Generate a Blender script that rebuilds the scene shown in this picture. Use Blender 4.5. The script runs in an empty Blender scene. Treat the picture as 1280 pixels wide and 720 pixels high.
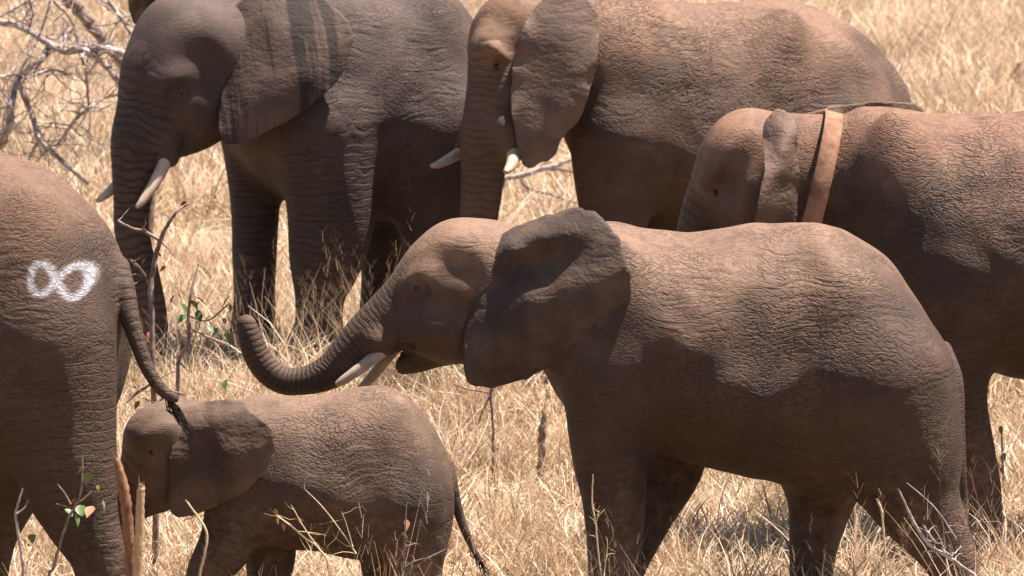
import bpy, math, random, time
import numpy as np
from mathutils import Vector, Matrix
T0 = time.time()
random.seed(7); RNG = np.random.default_rng(11)
scene = bpy.context.scene
COL = scene.collection

# ------------------------------------------------------------------ camera, sky, sun, exposure
W0, H0, FPX = 1280.0, 720.0, 7084.0
CAMZ = 5.0
PITCH = math.atan(800.0 / FPX)                      # degrees below the horizon at the picture's centre
cam = bpy.data.objects.new('camera', bpy.data.cameras.new('camera')); COL.objects.link(cam)
cam.location = (0, 0, CAMZ); cam.rotation_euler = (math.pi / 2 - PITCH, 0, 0)
cam.data.sensor_width = 36.0; cam.data.lens = 36.0 * FPX / W0
cam.data.clip_start = 0.5; cam.data.clip_end = 5000
cam.data.dof.use_dof = True; cam.data.dof.focus_distance = 28.6; cam.data.dof.aperture_fstop = 7.0
scene.camera = cam

SUN_EL, SUN_AZ = 71.0, 76.0                         # azimuth measured from +Y (away from the camera) towards +X
world = bpy.data.worlds.new('World'); scene.world = world; world.use_nodes = True
wn = world.node_tree; bg = wn.nodes['Background']
sky = wn.nodes.new('ShaderNodeTexSky'); sky.sky_type = 'NISHITA'; sky.sun_disc = False
sky.sun_elevation = math.radians(SUN_EL); sky.sun_rotation = math.radians(SUN_AZ)
wn.links.new(sky.outputs[0], bg.inputs[0]); bg.inputs[1].default_value = 0.055
sl = bpy.data.lights.new('sun', 'SUN'); sl.energy = 5.0; sl.angle = math.radians(0.55); sl.color = (1.0, 0.91, 0.83)
sun = bpy.data.objects.new('sun', sl); COL.objects.link(sun)
el, az = math.radians(SUN_EL), math.radians(SUN_AZ)
sd = Vector((math.cos(el) * math.sin(az), math.cos(el) * math.cos(az), math.sin(el)))
sun.rotation_euler = sd.to_track_quat('Z', 'Y').to_euler()
vs = scene.view_settings; vs.view_transform = 'Standard'; vs.look = 'None'; vs.gamma = 1.0; vs.exposure = 1.5
vs.use_curve_mapping = False
scene.cycles.max_bounces = 4; scene.cycles.diffuse_bounces = 3; scene.cycles.glossy_bounces = 1; scene.cycles.transmission_bounces = 2; scene.cycles.transparent_max_bounces = 4

# ------------------------------------------------------------------ pixel -> ray helpers (a pixel gives a direction only)
CP, SP = math.cos(PITCH), math.sin(PITCH)
CAM = np.array([0.0, 0.0, CAMZ])
def ray(u, v):
    x = (u - W0 / 2) / FPX; y = (v - H0 / 2) / FPX
    return np.array([x, CP - y * SP, -SP - y * CP])
def at_depth(u, v, Y):                              # point on the vertical plane at distance Y
    d = ray(u, v); return CAM + d * (Y / d[1])
def on_ground(u, Y):
    for_v = H0 / 2 + FPX * math.tan(math.atan2(CAMZ, Y) - PITCH)
    p = at_depth(u, for_v, Y); p[2] = 0; return p

# ------------------------------------------------------------------ node helpers
def new_mat(name):
    m = bpy.data.materials.new(name); m.use_nodes = True
    return m, m.node_tree, m.node_tree.nodes['Principled BSDF']
class NT:
    def __init__(s, nt): s.nt = nt
    def n(s, t, **kw):
        nd = s.nt.nodes.new(t)
        for k, v in kw.items(): setattr(nd, k, v)
        return nd
    def put(s, sock, val):
        if hasattr(val, 'is_output') or isinstance(val, bpy.types.NodeSocket): s.nt.links.new(val, sock)
        else: sock.default_value = val
    def math(s, op, a, b=None, c=None):
        nd = s.n('ShaderNodeMath', operation=op)
        s.put(nd.inputs[0], a)
        if b is not None: s.put(nd.inputs[1], b)
        if c is not None: s.put(nd.inputs[2], c)
        return nd.outputs[0]
    def vmath(s, op, a, b=None, scale=None):
        nd = s.n('ShaderNodeVectorMath', operation=op)
        s.put(nd.inputs[0], a)
        if b is not None: s.put(nd.inputs[1], b)
        if scale is not None: s.put(nd.inputs['Scale'], scale)
        return nd.outputs[0]
    def noise(s, vec, scale, detail=3, rough=0.55, out='Fac'):
        nd = s.n('ShaderNodeTexNoise'); s.put(nd.inputs['Vector'], vec)
        nd.inputs['Scale'].default_value = scale; nd.inputs['Detail'].default_value = detail
        nd.inputs['Roughness'].default_value = rough
        return nd.outputs[out]
    def vor(s, vec, scale, feature='DISTANCE_TO_EDGE', rnd=1.0):
        nd = s.n('ShaderNodeTexVoronoi', feature=feature); s.put(nd.inputs['Vector'], vec)
        nd.inputs['Scale'].default_value = scale; nd.inputs['Randomness'].default_value = rnd
        return nd.outputs[0]
    def mapping(s, vec, rot=(0, 0, 0), scale=(1, 1, 1)):
        nd = s.n('ShaderNodeMapping'); s.put(nd.inputs['Vector'], vec)
        nd.inputs['Rotation'].default_value = rot; nd.inputs['Scale'].default_value = scale
        return nd.outputs[0]
    def mrange(s, v, a, b, c=0.0, d=1.0, smooth=True):
        nd = s.n('ShaderNodeMapRange', interpolation_type='SMOOTHSTEP' if smooth else 'LINEAR')
        s.put(nd.inputs[0], v)
        for i, x in enumerate((a, b, c, d)): s.put(nd.inputs[1 + i], x)
        return nd.outputs[0]
    def mix(s, f, a, b):
        nd = s.n('ShaderNodeMix', data_type='RGBA')
        s.put(nd.inputs['Factor'], f); s.put(nd.inputs[6], a); s.put(nd.inputs[7], b)
        return nd.outputs[2]
    def attr(s, name, out='Fac'):
        nd = s.n('ShaderNodeAttribute'); nd.attribute_name = name; return nd.outputs[out]

def rgb(r, g, b): return (r, g, b, 1.0)
def dk(c, f): return tuple(x * f for x in c)

def skin_material(name, base, dust, dust_amt, rough=0.72, wr=1.0, fold=1.0, mark=False, wscale=1.0, zoff=0.0, rots=(38, -62), ringf=62.0, ringh=0.0075):
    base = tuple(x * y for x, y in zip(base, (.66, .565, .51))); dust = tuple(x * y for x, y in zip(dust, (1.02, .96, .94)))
    m, nt, bs = new_mat(name); N = NT(nt); seed_ = float(sum(map(ord, name)) % 37)
    co = N.n('ShaderNodeTexCoord').outputs['Object']
    wc = N.noise(co, 3.0, 1, out='Color')
    cw = N.vmath('ADD', co, N.vmath('SCALE', N.vmath('SUBTRACT', wc, (0.5, 0.5, 0.5)), scale=0.22))
    def ridge(rot, sc, scale, wid, det=1):
        n = N.noise(N.mapping(cw, (0, math.radians(rot), 0), sc), scale, det, 0.5)
        return N.mrange(N.math('ABSOLUTE', N.math('SUBTRACT', n, 0.5)), 0.0, wid)
    r1 = ridge(rots[0], (0.55, 0.9, 1.3), 33.0 * wscale, 0.09)          # long creases sloping one way
    r2 = ridge(rots[1], (0.6, 1.0, 1.3), 44.0 * wscale, 0.10)         # shorter ones across
    r3 = ridge(14, (0.30, 0.8, 2.1), 7.0, 0.13, 2)                 # deep soft folds
    fm = N.noise(co, 1.9, 1)
    fmask = N.mrange(fm, 0.42, 0.62)
    fine = N.noise(co, 110.0, 2, 0.65)
    rs, rw = N.attr('ring_s'), N.attr('ring_w')
    ph = N.math('ADD', N.math('MULTIPLY', rs, ringf), N.math('MULTIPLY', N.noise(co, 6.0, 1), 5.5))
    ring = N.math('POWER', N.math('ABSOLUTE', N.math('SINE', ph)), 0.6)
    body_w = N.math('MULTIPLY', N.attr('crease_w'), N.mrange(N.noise(co, 3.1, 1), 0.35, 0.65, 0.45, 1.0))
    dm1 = N.mrange(N.noise(co, 2.7, 1), 0.36, 0.64)               # one set of creases gives way to the other from place to place
    h = N.math('ADD', N.math('MULTIPLY', N.math('MULTIPLY', r1, N.math('ADD', dm1, .3)), 0.0030 * wr), N.math('MULTIPLY', N.math('MULTIPLY', r2, N.math('SUBTRACT', 1.3, dm1)), 0.0027 * wr))
    h = N.math('MULTIPLY', h, body_w)
    h = N.math('ADD', h, N.math('MULTIPLY', N.math('MULTIPLY', r3, fmask), N.math('MULTIPLY', N.attr('crease_w'), 0.0040 * fold)))
    h = N.math('ADD', h, N.math('MULTIPLY', N.math('MULTIPLY', ring, rw), ringh))
    h = N.math('ADD', h, N.math('MULTIPLY', fine, 0.0018))
    bp = N.n('ShaderNodeBump'); bp.inputs['Strength'].default_value = 1.0; bp.inputs['Distance'].default_value = 1.0
    nt.links.new(h, bp.inputs['Height']); nt.links.new(bp.outputs[0], bs.inputs['Normal'])
    # colour: mottled hide, red dust along the back brightened as sunlit, dirt and painted shade in the creases
    big = N.noise(co, 2.4, 2, 0.6); med = N.noise(co, 16.0, 2, 0.65)
    b0 = N.mix(N.mrange(big, 0.3, 0.7), rgb(*[x * 0.8 for x in base]), rgb(*[min(1, x * 1.22) for x in base]))
    zz = N.n('ShaderNodeSeparateXYZ'); nt.links.new(co, zz.inputs[0])
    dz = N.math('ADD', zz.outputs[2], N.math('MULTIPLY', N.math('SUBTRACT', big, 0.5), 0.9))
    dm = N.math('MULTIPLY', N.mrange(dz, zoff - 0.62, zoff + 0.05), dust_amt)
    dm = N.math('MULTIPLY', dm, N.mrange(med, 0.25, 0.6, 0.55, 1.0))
    c = N.mix(dm, b0, rgb(*dust))  # real dust, its colour raised to paint stronger sunlit highlights on the backs
    c = N.mix(N.math('MULTIPLY', N.mrange(med, 0.5, 0.75), 0.25), c, rgb(*[x * 0.6 for x in base]))
    mud = N.noise(N.vmath('ADD', co, (seed_, seed_ * 1.7, seed_ * .6)), 1.8, 3, 0.7)
    c = N.mix(N.math('MULTIPLY', N.mrange(mud, 0.55, 0.66), 0.4), c, rgb(base[0] * .62, base[1] * .66, base[2] * .7))
    c = N.mix(N.math('MULTIPLY', N.mrange(mud, 0.42, 0.34), 0.3), c, rgb(base[0] * 1.5, base[1] * 1.5, base[2] * 1.5))
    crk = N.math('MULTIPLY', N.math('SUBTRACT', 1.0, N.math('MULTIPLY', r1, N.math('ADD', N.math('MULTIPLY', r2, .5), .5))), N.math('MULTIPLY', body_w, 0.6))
    c = N.mix(crk, c, rgb(*[x * 0.42 for x in base]))  # crease dirt deepened with painted shade so wrinkles read on dark flanks
    c = N.mix(N.math('MULTIPLY', N.math('MULTIPLY', N.math('SUBTRACT', 1.0, ring), rw), 0.55), c, rgb(*[x * 0.4 for x in base]))  # shade painted into the ring grooves of trunk, legs and tail
    low = N.math('ADD', zz.outputs[2], N.math('MULTIPLY', N.math('SUBTRACT', med, 0.5), 1.2))
    c = N.mix(N.math('MULTIPLY', N.mrange(low, .95, .25), .4), c, rgb(*dust))
    if mark:
        d = N.attr('mark_d')
        d = N.math('ADD', d, N.math('MULTIPLY', N.math('SUBTRACT', N.noise(co, 45.0, 3, 0.7), 0.5), 0.022))
        f = N.math('MULTIPLY', N.mrange(d, 0.003, 0.027, 1.0, 0.0), N.mrange(N.noise(co, 70, 2, 0.7), 0.2, 0.55, 0.4, 0.8))
        f = N.math('MULTIPLY', f, N.math('ADD', .62, N.math('MULTIPLY', N.math('MULTIPLY', r1, r2), .38)))
        c = N.mix(f, c, rgb(0.46, 0.45, 0.49))
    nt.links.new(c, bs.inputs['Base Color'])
    bs.inputs['Roughness'].default_value = rough
    bs.inputs['Specular IOR Level'].default_value = 0.26
    return m

def ear_material(name, base, dust, streak=0.0):
    base = tuple(x * y for x, y in zip(base, (.80, .69, .63))); dust = tuple(x * y for x, y in zip(dust, (.88, .78, .72)))
    m, nt, bs = new_mat(name); N = NT(nt)
    co = N.n('ShaderNodeTexCoord').outputs['Object']
    big = N.noise(co, 4.0, 3, 0.6); med = N.noise(co, 22.0, 3, 0.6)
    vein = N.math('ABSOLUTE', N.math('SUBTRACT', N.noise(N.mapping(co, (0, 0.6, 0), (1, 1, 2.0)), 6.0, 2), 0.5))
    v1 = N.mrange(N.math('ABSOLUTE', N.math('SUBTRACT', N.noise(co, 30.0, 1), 0.5)), 0, 0.15)
    h = N.math('ADD', N.math('MULTIPLY', N.mrange(vein, 0, 0.10), 0.0016), N.math('MULTIPLY', v1, 0.0011))
    h = N.math('ADD', h, N.math('MULTIPLY', N.noise(co, 90, 2), 0.0008))
    h = N.math('ADD', h, N.math('MULTIPLY', N.noise(N.mapping(co, (0, 0.9, 0), (1, 1, 2.6)), 5.0, 2), 0.008))
    bp = N.n('ShaderNodeBump'); bp.inputs['Distance'].default_value = 1.0; bp.inputs['Strength'].default_value = 0.9
    nt.links.new(h, bp.inputs['Height']); nt.links.new(bp.outputs[0], bs.inputs['Normal'])
    c = N.mix(N.mrange(big, 0.35, 0.68), rgb(*base), rgb(*dust))
    c = N.mix(N.math('MULTIPLY', N.mrange(med, 0.52, 0.75), 0.35), c, rgb(*[x * 0.6 for x in base]))
    if streak > 0:
        st = N.noise(N.mapping(co, (0, 0, 0), (1.0, 0.12, 0.07)), 8.0, 4, 0.65)
        c = N.mix(N.math('MULTIPLY', N.mrange(st, 0.485, 0.58), streak), c, rgb(*[x * 0.28 for x in base]))
    nt.links.new(c, bs.inputs['Base Color'])
    bs.inputs['Roughness'].default_value = 0.75; bs.inputs['Specular IOR Level'].default_value = 0.3
    return m

def simple_mat(name, c0, c1, scale=12.0, rough=0.6, bump=0.0, stretch=(1, 1, 1), spec=0.4, trans=0.0):
    m, nt, bs = new_mat(name); N = NT(nt)
    co = N.mapping(N.n('ShaderNodeTexCoord').outputs['Object'], (0, 0, 0), stretch)
    f = N.noise(co, scale, 4, 0.6)
    nt.links.new(N.mix(N.mrange(f, 0.3, 0.7), rgb(*c0), rgb(*c1)), bs.inputs['Base Color'])
    bs.inputs['Roughness'].default_value = rough; bs.inputs['Specular IOR Level'].default_value = spec
    if bump:
        bp = N.n('ShaderNodeBump'); bp.inputs['Distance'].default_value = bump
        nt.links.new(f, bp.inputs['Height']); nt.links.new(bp.outputs[0], bs.inputs['Normal'])
    return m

# ------------------------------------------------------------------ mesh helpers
def mesh_obj(name, V, F, mat, parent=None, smooth=True):
    me = bpy.data.meshes.new(name)
    V = np.asarray(V, dtype=np.float32)
    if isinstance(F, np.ndarray):
        k = F.shape[1]
        me.vertices.add(len(V)); me.vertices.foreach_set('co', V.ravel())
        me.loops.add(F.size); me.loops.foreach_set('vertex_index', F.astype(np.int32).ravel())
        me.polygons.add(len(F)); me.polygons.foreach_set('loop_start', np.arange(0, F.size, k, dtype=np.int32))
        me.update(calc_edges=True); me.validate()
    else:
        me.from_pydata([tuple(map(float, v)) for v in V], [], F)
    if smooth: me.polygons.foreach_set('use_smooth', np.ones(len(me.polygons), dtype=bool))
    me.materials.append(mat)
    o = bpy.data.objects.new(name, me); COL.objects.link(o)
    if parent is not None: o.parent = parent
    return o

def catmull(P, n):
    P = np.asarray(P, float)
    Q = np.vstack([2 * P[0] - P[1], P, 2 * P[-1] - P[-2]])
    out = []
    for i in range(1, len(Q) - 2):
        t = np.linspace(0, 1, n, endpoint=False)[:, None]
        a, b, c, d = Q[i - 1], Q[i], Q[i + 1], Q[i + 2]
        out.append(0.5 * ((2 * b) + (-a + c) * t + (2 * a - 5 * b + 4 * c - d) * t ** 2 + (-a + 3 * b - 3 * c + d) * t ** 3))
    out.append(P[-1:][:])
    return np.vstack(out)

def tube(P, R, seg=8, cap=True, jitter=0.0):
    P = np.asarray(P, float); n = len(P)
    T = np.gradient(P, axis=0); T /= np.linalg.norm(T, axis=1)[:, None] + 1e-9
    ref = np.array([0, 0, 1.0]) if abs(T[0, 2]) < 0.9 else np.array([0, 1.0, 0])
    V = []; F = []
    for i in range(n):
        a = np.cross(T[i], ref); a /= np.linalg.norm(a) + 1e-9
        b = np.cross(T[i], a); ref = np.cross(a, T[i])
        for k in range(seg):
            th = 2 * math.pi * k / seg
            r = R[i] * (1 + (random.uniform(-jitter, jitter) if jitter else 0))
            V.append(P[i] + r * (a * math.cos(th) + b * math.sin(th)))
    for i in range(n - 1):
        for k in range(seg):
            k2 = (k + 1) % seg
            F.append((i * seg + k, i * seg + k2, (i + 1) * seg + k2, (i + 1) * seg + k))
    if cap:
        F.append(tuple(range(seg))); F.append(tuple((n - 1) * seg + k for k in reversed(range(seg))))
    return V, F

def merge(parts):
    V = []; F = []
    for v, f in parts:
        o = len(V); V += list(v); F += [tuple(i + o for i in q) for q in f]
    return V, F

# ------------------------------------------------------------------ signed-distance sculpting
def smin(a, b, k):
    h = np.maximum(k - np.abs(a - b), 0) / k
    return np.minimum(a, b) - h * h * k * 0.25
def smax(a, b, k): return -smin(-a, -b, k)

def surface_nets(D, origin, h):
    ins = D < 0
    nx, ny, nz = D.shape
    s = np.zeros((nx - 1, ny - 1, nz - 1), np.int8)
    for i in (0, 1):
        for j in (0, 1):
            for k in (0, 1): s += ins[i:nx - 1 + i, j:ny - 1 + j, k:nz - 1 + k]
    act = np.argwhere((s > 0) & (s < 8)); n = len(act)
    pos = np.zeros((n, 3)); cnt = np.zeros(n)
    cor = [(i, j, k) for i in (0, 1) for j in (0, 1) for k in (0, 1)]
    for a in cor:
        for ax in range(3):
            if a[ax]: continue
            b = list(a); b[ax] = 1
            d0 = D[act[:, 0] + a[0], act[:, 1] + a[1], act[:, 2] + a[2]]
            d1 = D[act[:, 0] + b[0], act[:, 1] + b[1], act[:, 2] + b[2]]
            mk = (d0 < 0) != (d1 < 0)
            t = np.where(mk, d0 / np.where(mk, d0 - d1, 1), 0)
            p = np.tile(np.array(a, float), (n, 1)); p[:, ax] = t
            pos += p * mk[:, None]; cnt += mk
    V = (act + pos / cnt[:, None]) * h + origin
    vid = -np.ones(s.shape, np.int64); vid[act[:, 0], act[:, 1], act[:, 2]] = np.arange(n)
    Q = []
    for ax in range(3):
        u, w = (ax + 1) % 3, (ax + 2) % 3
        sl0 = [slice(1, -1)] * 3; sl1 = [slice(1, -1)] * 3
        sl0[ax] = slice(0, -1); sl1[ax] = slice(1, None)
        i0, i1 = ins[tuple(sl0)], ins[tuple(sl1)]
        e = np.argwhere(i0 != i1); flip = i0[e[:, 0], e[:, 1], e[:, 2]]
        off = np.array([1, 1, 1]); off[ax] = 0
        c = e + off
        def cell(du, dw):
            q = c.copy(); q[:, u] -= du; q[:, w] -= dw
            return vid[q[:, 0], q[:, 1], q[:, 2]]
        q = np.stack([cell(1, 1), cell(0, 1), cell(0, 0), cell(1, 0)], 1)
        q[~flip] = q[~flip][:, ::-1]
        Q.append(q)
    Q = np.vstack(Q); Q = Q[(Q >= 0).all(1)]
    return V, Q

def relax(V, Q, it=2, lam=0.5):
    E = np.vstack([Q[:, [0, 1]], Q[:, [1, 2]], Q[:, [2, 3]], Q[:, [3, 0]]])
    n = len(V); deg = np.bincount(E.ravel(), minlength=n)
    for k in range(it):
        L = np.stack([np.bincount(E[:, 0], V[E[:, 1], i], n) + np.bincount(E[:, 1], V[E[:, 0], i], n) for i in range(3)], 1)
        V = V + (lam if k % 2 == 0 else -lam * 1.02) * (L / deg[:, None] - V)
    return V

class Elephant:
    """Sculpted in the animal's own frame: x forward, y to its left, z up; origin on the ground under it."""
    def __init__(s, label, Y, u0, yaw, group='elephants of the herd'):
        s.root = bpy.data.objects.new('elephant', None); COL.objects.link(s.root)
        s.root['label'] = label; s.root['category'] = 'elephant'; s.root['group'] = group
        s.root.empty_display_size = 0.2
        s.base = on_ground(u0, Y); y = math.radians(yaw)
        s.ef = np.array([-math.cos(y), -math.sin(y), 0]); s.el = np.array([math.sin(y), -math.cos(y), 0])
        s.root.location = s.base; s.root.rotation_euler = (0, 0, math.atan2(s.ef[1], s.ef[0]))
        s.S = FPX / math.hypot(Y, CAMZ)
        s.prims = []; s.rings = []; s.crop = (0, 0, 1.0); s.cy = math.cos(y)
    def use(s, ox, oy, f): s.crop = (ox, oy, f)
    def uv(s, x, y): return s.crop[0] + x / s.crop[2], s.crop[1] + y / s.crop[2]
    def P(s, x, y, lat=0.0):
        u, v = s.uv(x, y); d = ray(u, v)
        t = (lat - np.dot(CAM - s.base, s.el)) / np.dot(d, s.el)
        p = CAM + d * t - s.base
        return np.array([np.dot(p, s.ef), lat, p[2]])
    def m(s, r): return r / s.crop[2] / s.S
    # -- primitives
    def torso(s, st, k=0.10, egg=0.10):
        T = []
        for (x, vt, vb, ry) in st:
            a, b = s.P(x, vt, 0), s.P(x, vb, 0)
            T.append(((a[0] + b[0]) / 2, (a[2] + b[2]) / 2, max((a[2] - b[2]) / 2, 0.005), ry))
        T = np.array(sorted(T)); T = catmull(T, 8)
        x0, x1 = T[0, 0], T[-1, 0]
        lo = [x0, -T[:, 3].max() * 1.15, (T[:, 1] - T[:, 2]).min()]; hi = [x1, T[:, 3].max() * 1.15, (T[:, 1] + T[:, 2]).max()]
        def f(x, y, z):
            xc = np.clip(x, x0, x1)
            zc = np.interp(xc, T[:, 0], T[:, 1]); rz = np.maximum(np.interp(xc, T[:, 0], T[:, 2]), 0.004)
            ry = np.maximum(np.interp(xc, T[:, 0], T[:, 3]), 0.004)
            t = (z - zc) / rz
            rye = ry * (1 - egg * np.clip(t, -0.4, 1.2))
            A = (y / rye) ** 2; B = t ** 2
            k0 = np.sqrt(A + B); k1 = np.sqrt((y / rye ** 2) ** 2 + ((z - zc) / rz ** 2) ** 2) + 1e-6
            d = k0 * (k0 - 1) / k1
            # uneven, sagging flesh over ribs and muscle
            d = d + .016 * np.sin(5.3 * x + 2.1 * np.sin(3.1 * z + 1.0) + 1.7 * y) * np.sin(4.6 * z + 1.9 * np.sin(3.7 * x)) + .006 * np.sin(13 * x + 2 * np.sin(9 * z)) * np.sin(11 * z + 2 * np.sin(8 * x))
            ex = np.abs(x - xc)
            return np.where(ex > 0, np.maximum(d, ex), d)
        s.prims.append((f, np.array(lo), np.array(hi), k, 1))
    def chain(s, pts, k=0.08, flat=1.0, ring=0.0, n=6, op=1, local=False):
        """pts: (x, y, lat, radius) in the current crop's pixels (lat in metres)"""
        if local: C = np.array(pts, float)
        else: C = np.array([list(s.P(x, y, l)) + [s.m(r)] for x, y, l, r in pts])
        C = catmull(C, n); C[:, 3] = np.maximum(C[:, 3], 0.004)
        R = C[:, 3].max() * max(1, flat)
        lo, hi = C[:, :3].min(0) - R, C[:, :3].max(0) + R
        Ls = np.concatenate([[0], np.cumsum(np.linalg.norm(np.diff(C[:, :3], axis=0), axis=1))])
        def f(x, y, z, arc=False):
            best = None; sb = None
            for i in range(len(C) - 1):
                a, b = C[i], C[i + 1]; ab = b[:3] - a[:3]; ab2 = np.array([ab[0], ab[1] / flat, ab[2]])
                L2 = ab2.dot(ab2) + 1e-9
                px, py, pz = x - a[0], (y - a[1]) / flat, z - a[2]
                t = np.clip((px * ab2[0] + py * ab2[1] + pz * ab2[2]) / L2, 0, 1)
                d = np.sqrt((px - t * ab2[0]) ** 2 + (py - t * ab2[1]) ** 2 + (pz - t * ab2[2]) ** 2) - (a[3] + t * (b[3] - a[3]))
                if best is None: best = d; sb = Ls[i] + t * (Ls[i + 1] - Ls[i]) if arc else None
                else:
                    if arc: sb = np.where(d < best, Ls[i] + t * (Ls[i + 1] - Ls[i]), sb)
                    best = np.minimum(best, d)
            return (best, sb) if arc else best
        s.prims.append((f, lo, hi, k, op))
        if ring > 0: s.rings.append((f, ring))
    def ball(s, x, y, lat, a, b, ry, rot=0.0, k=0.08, op=1, yaw=0.0):
        """ellipsoid: a along (in-plane, image px), b across, ry sideways in metres; rot turns it in the side plane, deg, image clockwise"""
        c = s.P(x, y, lat); A, B = s.m(a), s.m(b)
        th = math.radians(rot); ct, stn = math.cos(th), math.sin(th)
        yw = math.radians(yaw); cw, sw = math.cos(yw), math.sin(yw)
        R = max(A, B, ry); lo, hi = c - R, c + R
        def f(X, Y, Z):
            x_, y_, z_ = X - c[0], Y - c[1], Z - c[2]
            x_, y_ = x_ * cw + y_ * sw, -x_ * sw + y_ * cw
            p = x_ * ct + z_ * stn; q = -x_ * stn + z_ * ct
            k0 = np.sqrt((p / A) ** 2 + (q / B) ** 2 + (y_ / ry) ** 2)
            k1 = np.sqrt((p / A ** 2) ** 2 + (q / B ** 2) ** 2 + (y_ / ry ** 2) ** 2) + 1e-6
            return k0 * (k0 - 1) / k1
        s.prims.append((f, lo, hi, k, op))
    # -- mesh
    def build(s, h, mat, mark=None, head=None):
        pad = 0.06
        lo = np.min([p[1] for p in s.prims if p[4] > 0], 0) - pad; hi = np.max([p[2] for p in s.prims if p[4] > 0], 0) + pad
        lo[2] = max(lo[2], -0.03)
        n = np.ceil((hi - lo) / h).astype(int) + 1
        G = [(lo[i] + h * np.arange(n[i])).astype(np.float32) for i in range(3)]
        D = np.full(n, 0.5, np.float32)
        for f, a, b, k, op in s.prims:
            mg = k + 3 * h
            i0 = np.clip(((a - mg - lo) / h).astype(int), 0, n - 1); i1 = np.clip(((b + mg - lo) / h).astype(int) + 1, 1, n)
            if (i1 <= i0).any(): continue
            sl = tuple(slice(i0[i], i1[i]) for i in range(3))
            d = f(G[0][sl[0]][:, None, None], G[1][sl[1]][None, :, None], G[2][sl[2]][None, None, :])
            D[sl] = smin(D[sl], d, k) if op > 0 else smax(D[sl], -d, k)
        D[:, :, 0] = np.maximum(D[:, :, 0], 0.01)
        D[0] = np.maximum(D[0], .01); D[-1] = np.maximum(D[-1], .01); D[:, 0] = np.maximum(D[:, 0], .01); D[:, -1] = np.maximum(D[:, -1], .01)
        V, Q = surface_nets(D, lo, h)
        V = relax(V, Q, 4)
        o = mesh_obj('body', V, Q, mat, s.root)
        rs = np.zeros(len(V), np.float32); rw = np.zeros(len(V), np.float32)
        for f, w in s.rings:
            d, sarc = f(V[:, 0], V[:, 1], V[:, 2], True)
            ww = w * np.clip(1 - np.abs(d) / 0.07, 0, 1)
            rs = np.where(ww > rw, sarc, rs); rw = np.maximum(rw, ww)
        cwt = 1 - 0.5 * rw
        if head is not None:                                          # the skin of the face is finer than that of the flanks
            hx = s.P(*head)[0]; cwt = cwt * (1 - 0.72 * np.clip((V[:, 0] - hx) / 0.25 + .5, 0, 1))
        for nm, arr in (('ring_s', rs), ('ring_w', rw), ('crease_w', cwt)):
            o.data.attributes.new(nm, 'FLOAT', 'POINT').data.foreach_set('value', arr.astype(np.float32))
        if mark is not None:
            M = np.array(mark); d = np.full(len(V), 9.0)
            for i in range(len(M) - 1):
                a, b = M[i], M[i + 1]; ab = b - a
                p = V[:, [0, 2]] - a; t = np.clip(p @ ab / (ab @ ab + 1e-9), 0, 1)
                d = np.minimum(d, np.linalg.norm(p - t[:, None] * ab, axis=1))
            d[V[:, 1] < 0.14] = 9
            o.data.attributes.new('mark_d', 'FLOAT', 'POINT').data.foreach_set('value', d.astype(np.float32))
        return o
    def ear(s, outline, centre, mat, bulge=0.03, folds=(0.03, 5, 0.0), th=0.022, N=110, M=26, mirror=False, inner=(), dz=0.0):
        B = np.array([s.P(*p) for p in outline]); c = s.P(*centre)
        K = np.vstack([B, c[None]] + [s.P(*p)[None] for p in inner])
        if mirror:
            flip = np.array([1, -1, 1]); B = B * flip; c = c * flip; K = K * flip
            B = c + (B - c) * .8; K = c + (K - c) * .8
            for arr in (B, K): arr[:, 2] -= dz
            c[2] -= dz
        # thin-plate surface through rim and inner control points: sideways offset as a function of (x, z)
        xz = K[:, [0, 2]]; nk = len(K)
        def U(r2): return np.where(r2 > 1e-12, r2 * np.log(np.maximum(r2, 1e-12)), 0)
        A = U(((xz[:, None] - xz[None]) ** 2).sum(-1)) + np.eye(nk) * 2e-4
        Pn = np.hstack([np.ones((nk, 1)), xz]); Z3 = np.zeros((3, 3))
        sol = np.linalg.solve(np.block([[A, Pn], [Pn.T, Z3]]), np.concatenate([K[:, 1], np.zeros(3)]))
        def lat_at(p):
            q = p.reshape(-1, 3)[:, [0, 2]]
            return (U(((q[:, None] - xz[None]) ** 2).sum(-1)) @ sol[:nk] + sol[nk] + q @ sol[nk + 1:]).reshape(p.shape[:-1])
        B = catmull(np.vstack([B, B[:1]]), 10)
        L = np.concatenate([[0], np.cumsum(np.linalg.norm(np.diff(B, axis=0), axis=1))])
        q = np.linspace(0, L[-1], N, endpoint=False)
        B = np.stack([np.interp(q, L, B[:, i]) for i in range(3)], 1)
        sz = np.linalg.norm(B - c, axis=1).mean(); aa = np.linspace(0, 2 * math.pi, N, endpoint=False)
        wob = sum(a_ * np.sin(f_ * aa + p_) for a_, f_, p_ in ((.010, 9, 1.1), (.008, 17, 2.3), (.006, 29, .4), (.004, 43, 1.9)))
        B = c + (B - c) * (1 + wob * min(1, .45 / sz))[:, None]
        t = np.linspace(0, 1, M) ** 0.85
        Pm = c + (B[None] - c) * t[1:, None, None]                      # rings x N x 3
        th_ang = np.arctan2(B[:, 2] - c[2], B[:, 0] - c[0])
        nrm = np.cross(B - c, np.roll(B, -1, 0) - c).sum(0); nrm /= np.linalg.norm(nrm)
        if nrm[1] * (-1 if mirror else 1) < 0: nrm = -nrm
        tt = t[1:, None]
        off = bulge * (1 - tt ** 2) + folds[0] * tt ** 5 * np.sin(folds[1] * th_ang + folds[2])[None] \
            + 0.35 * folds[0] * tt ** 6 * np.sin(2.7 * folds[1] * th_ang + 1.3 + 3 * tt)
        if len(inner):
            Pm[..., 1] = lat_at(Pm); c[1] = lat_at(c[None])[0]
        Pm = Pm + off[..., None] * nrm
        c2 = c + bulge * nrm
        thk = th * .85 * (1.0 - 0.82 * tt ** 2) / 2
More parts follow.
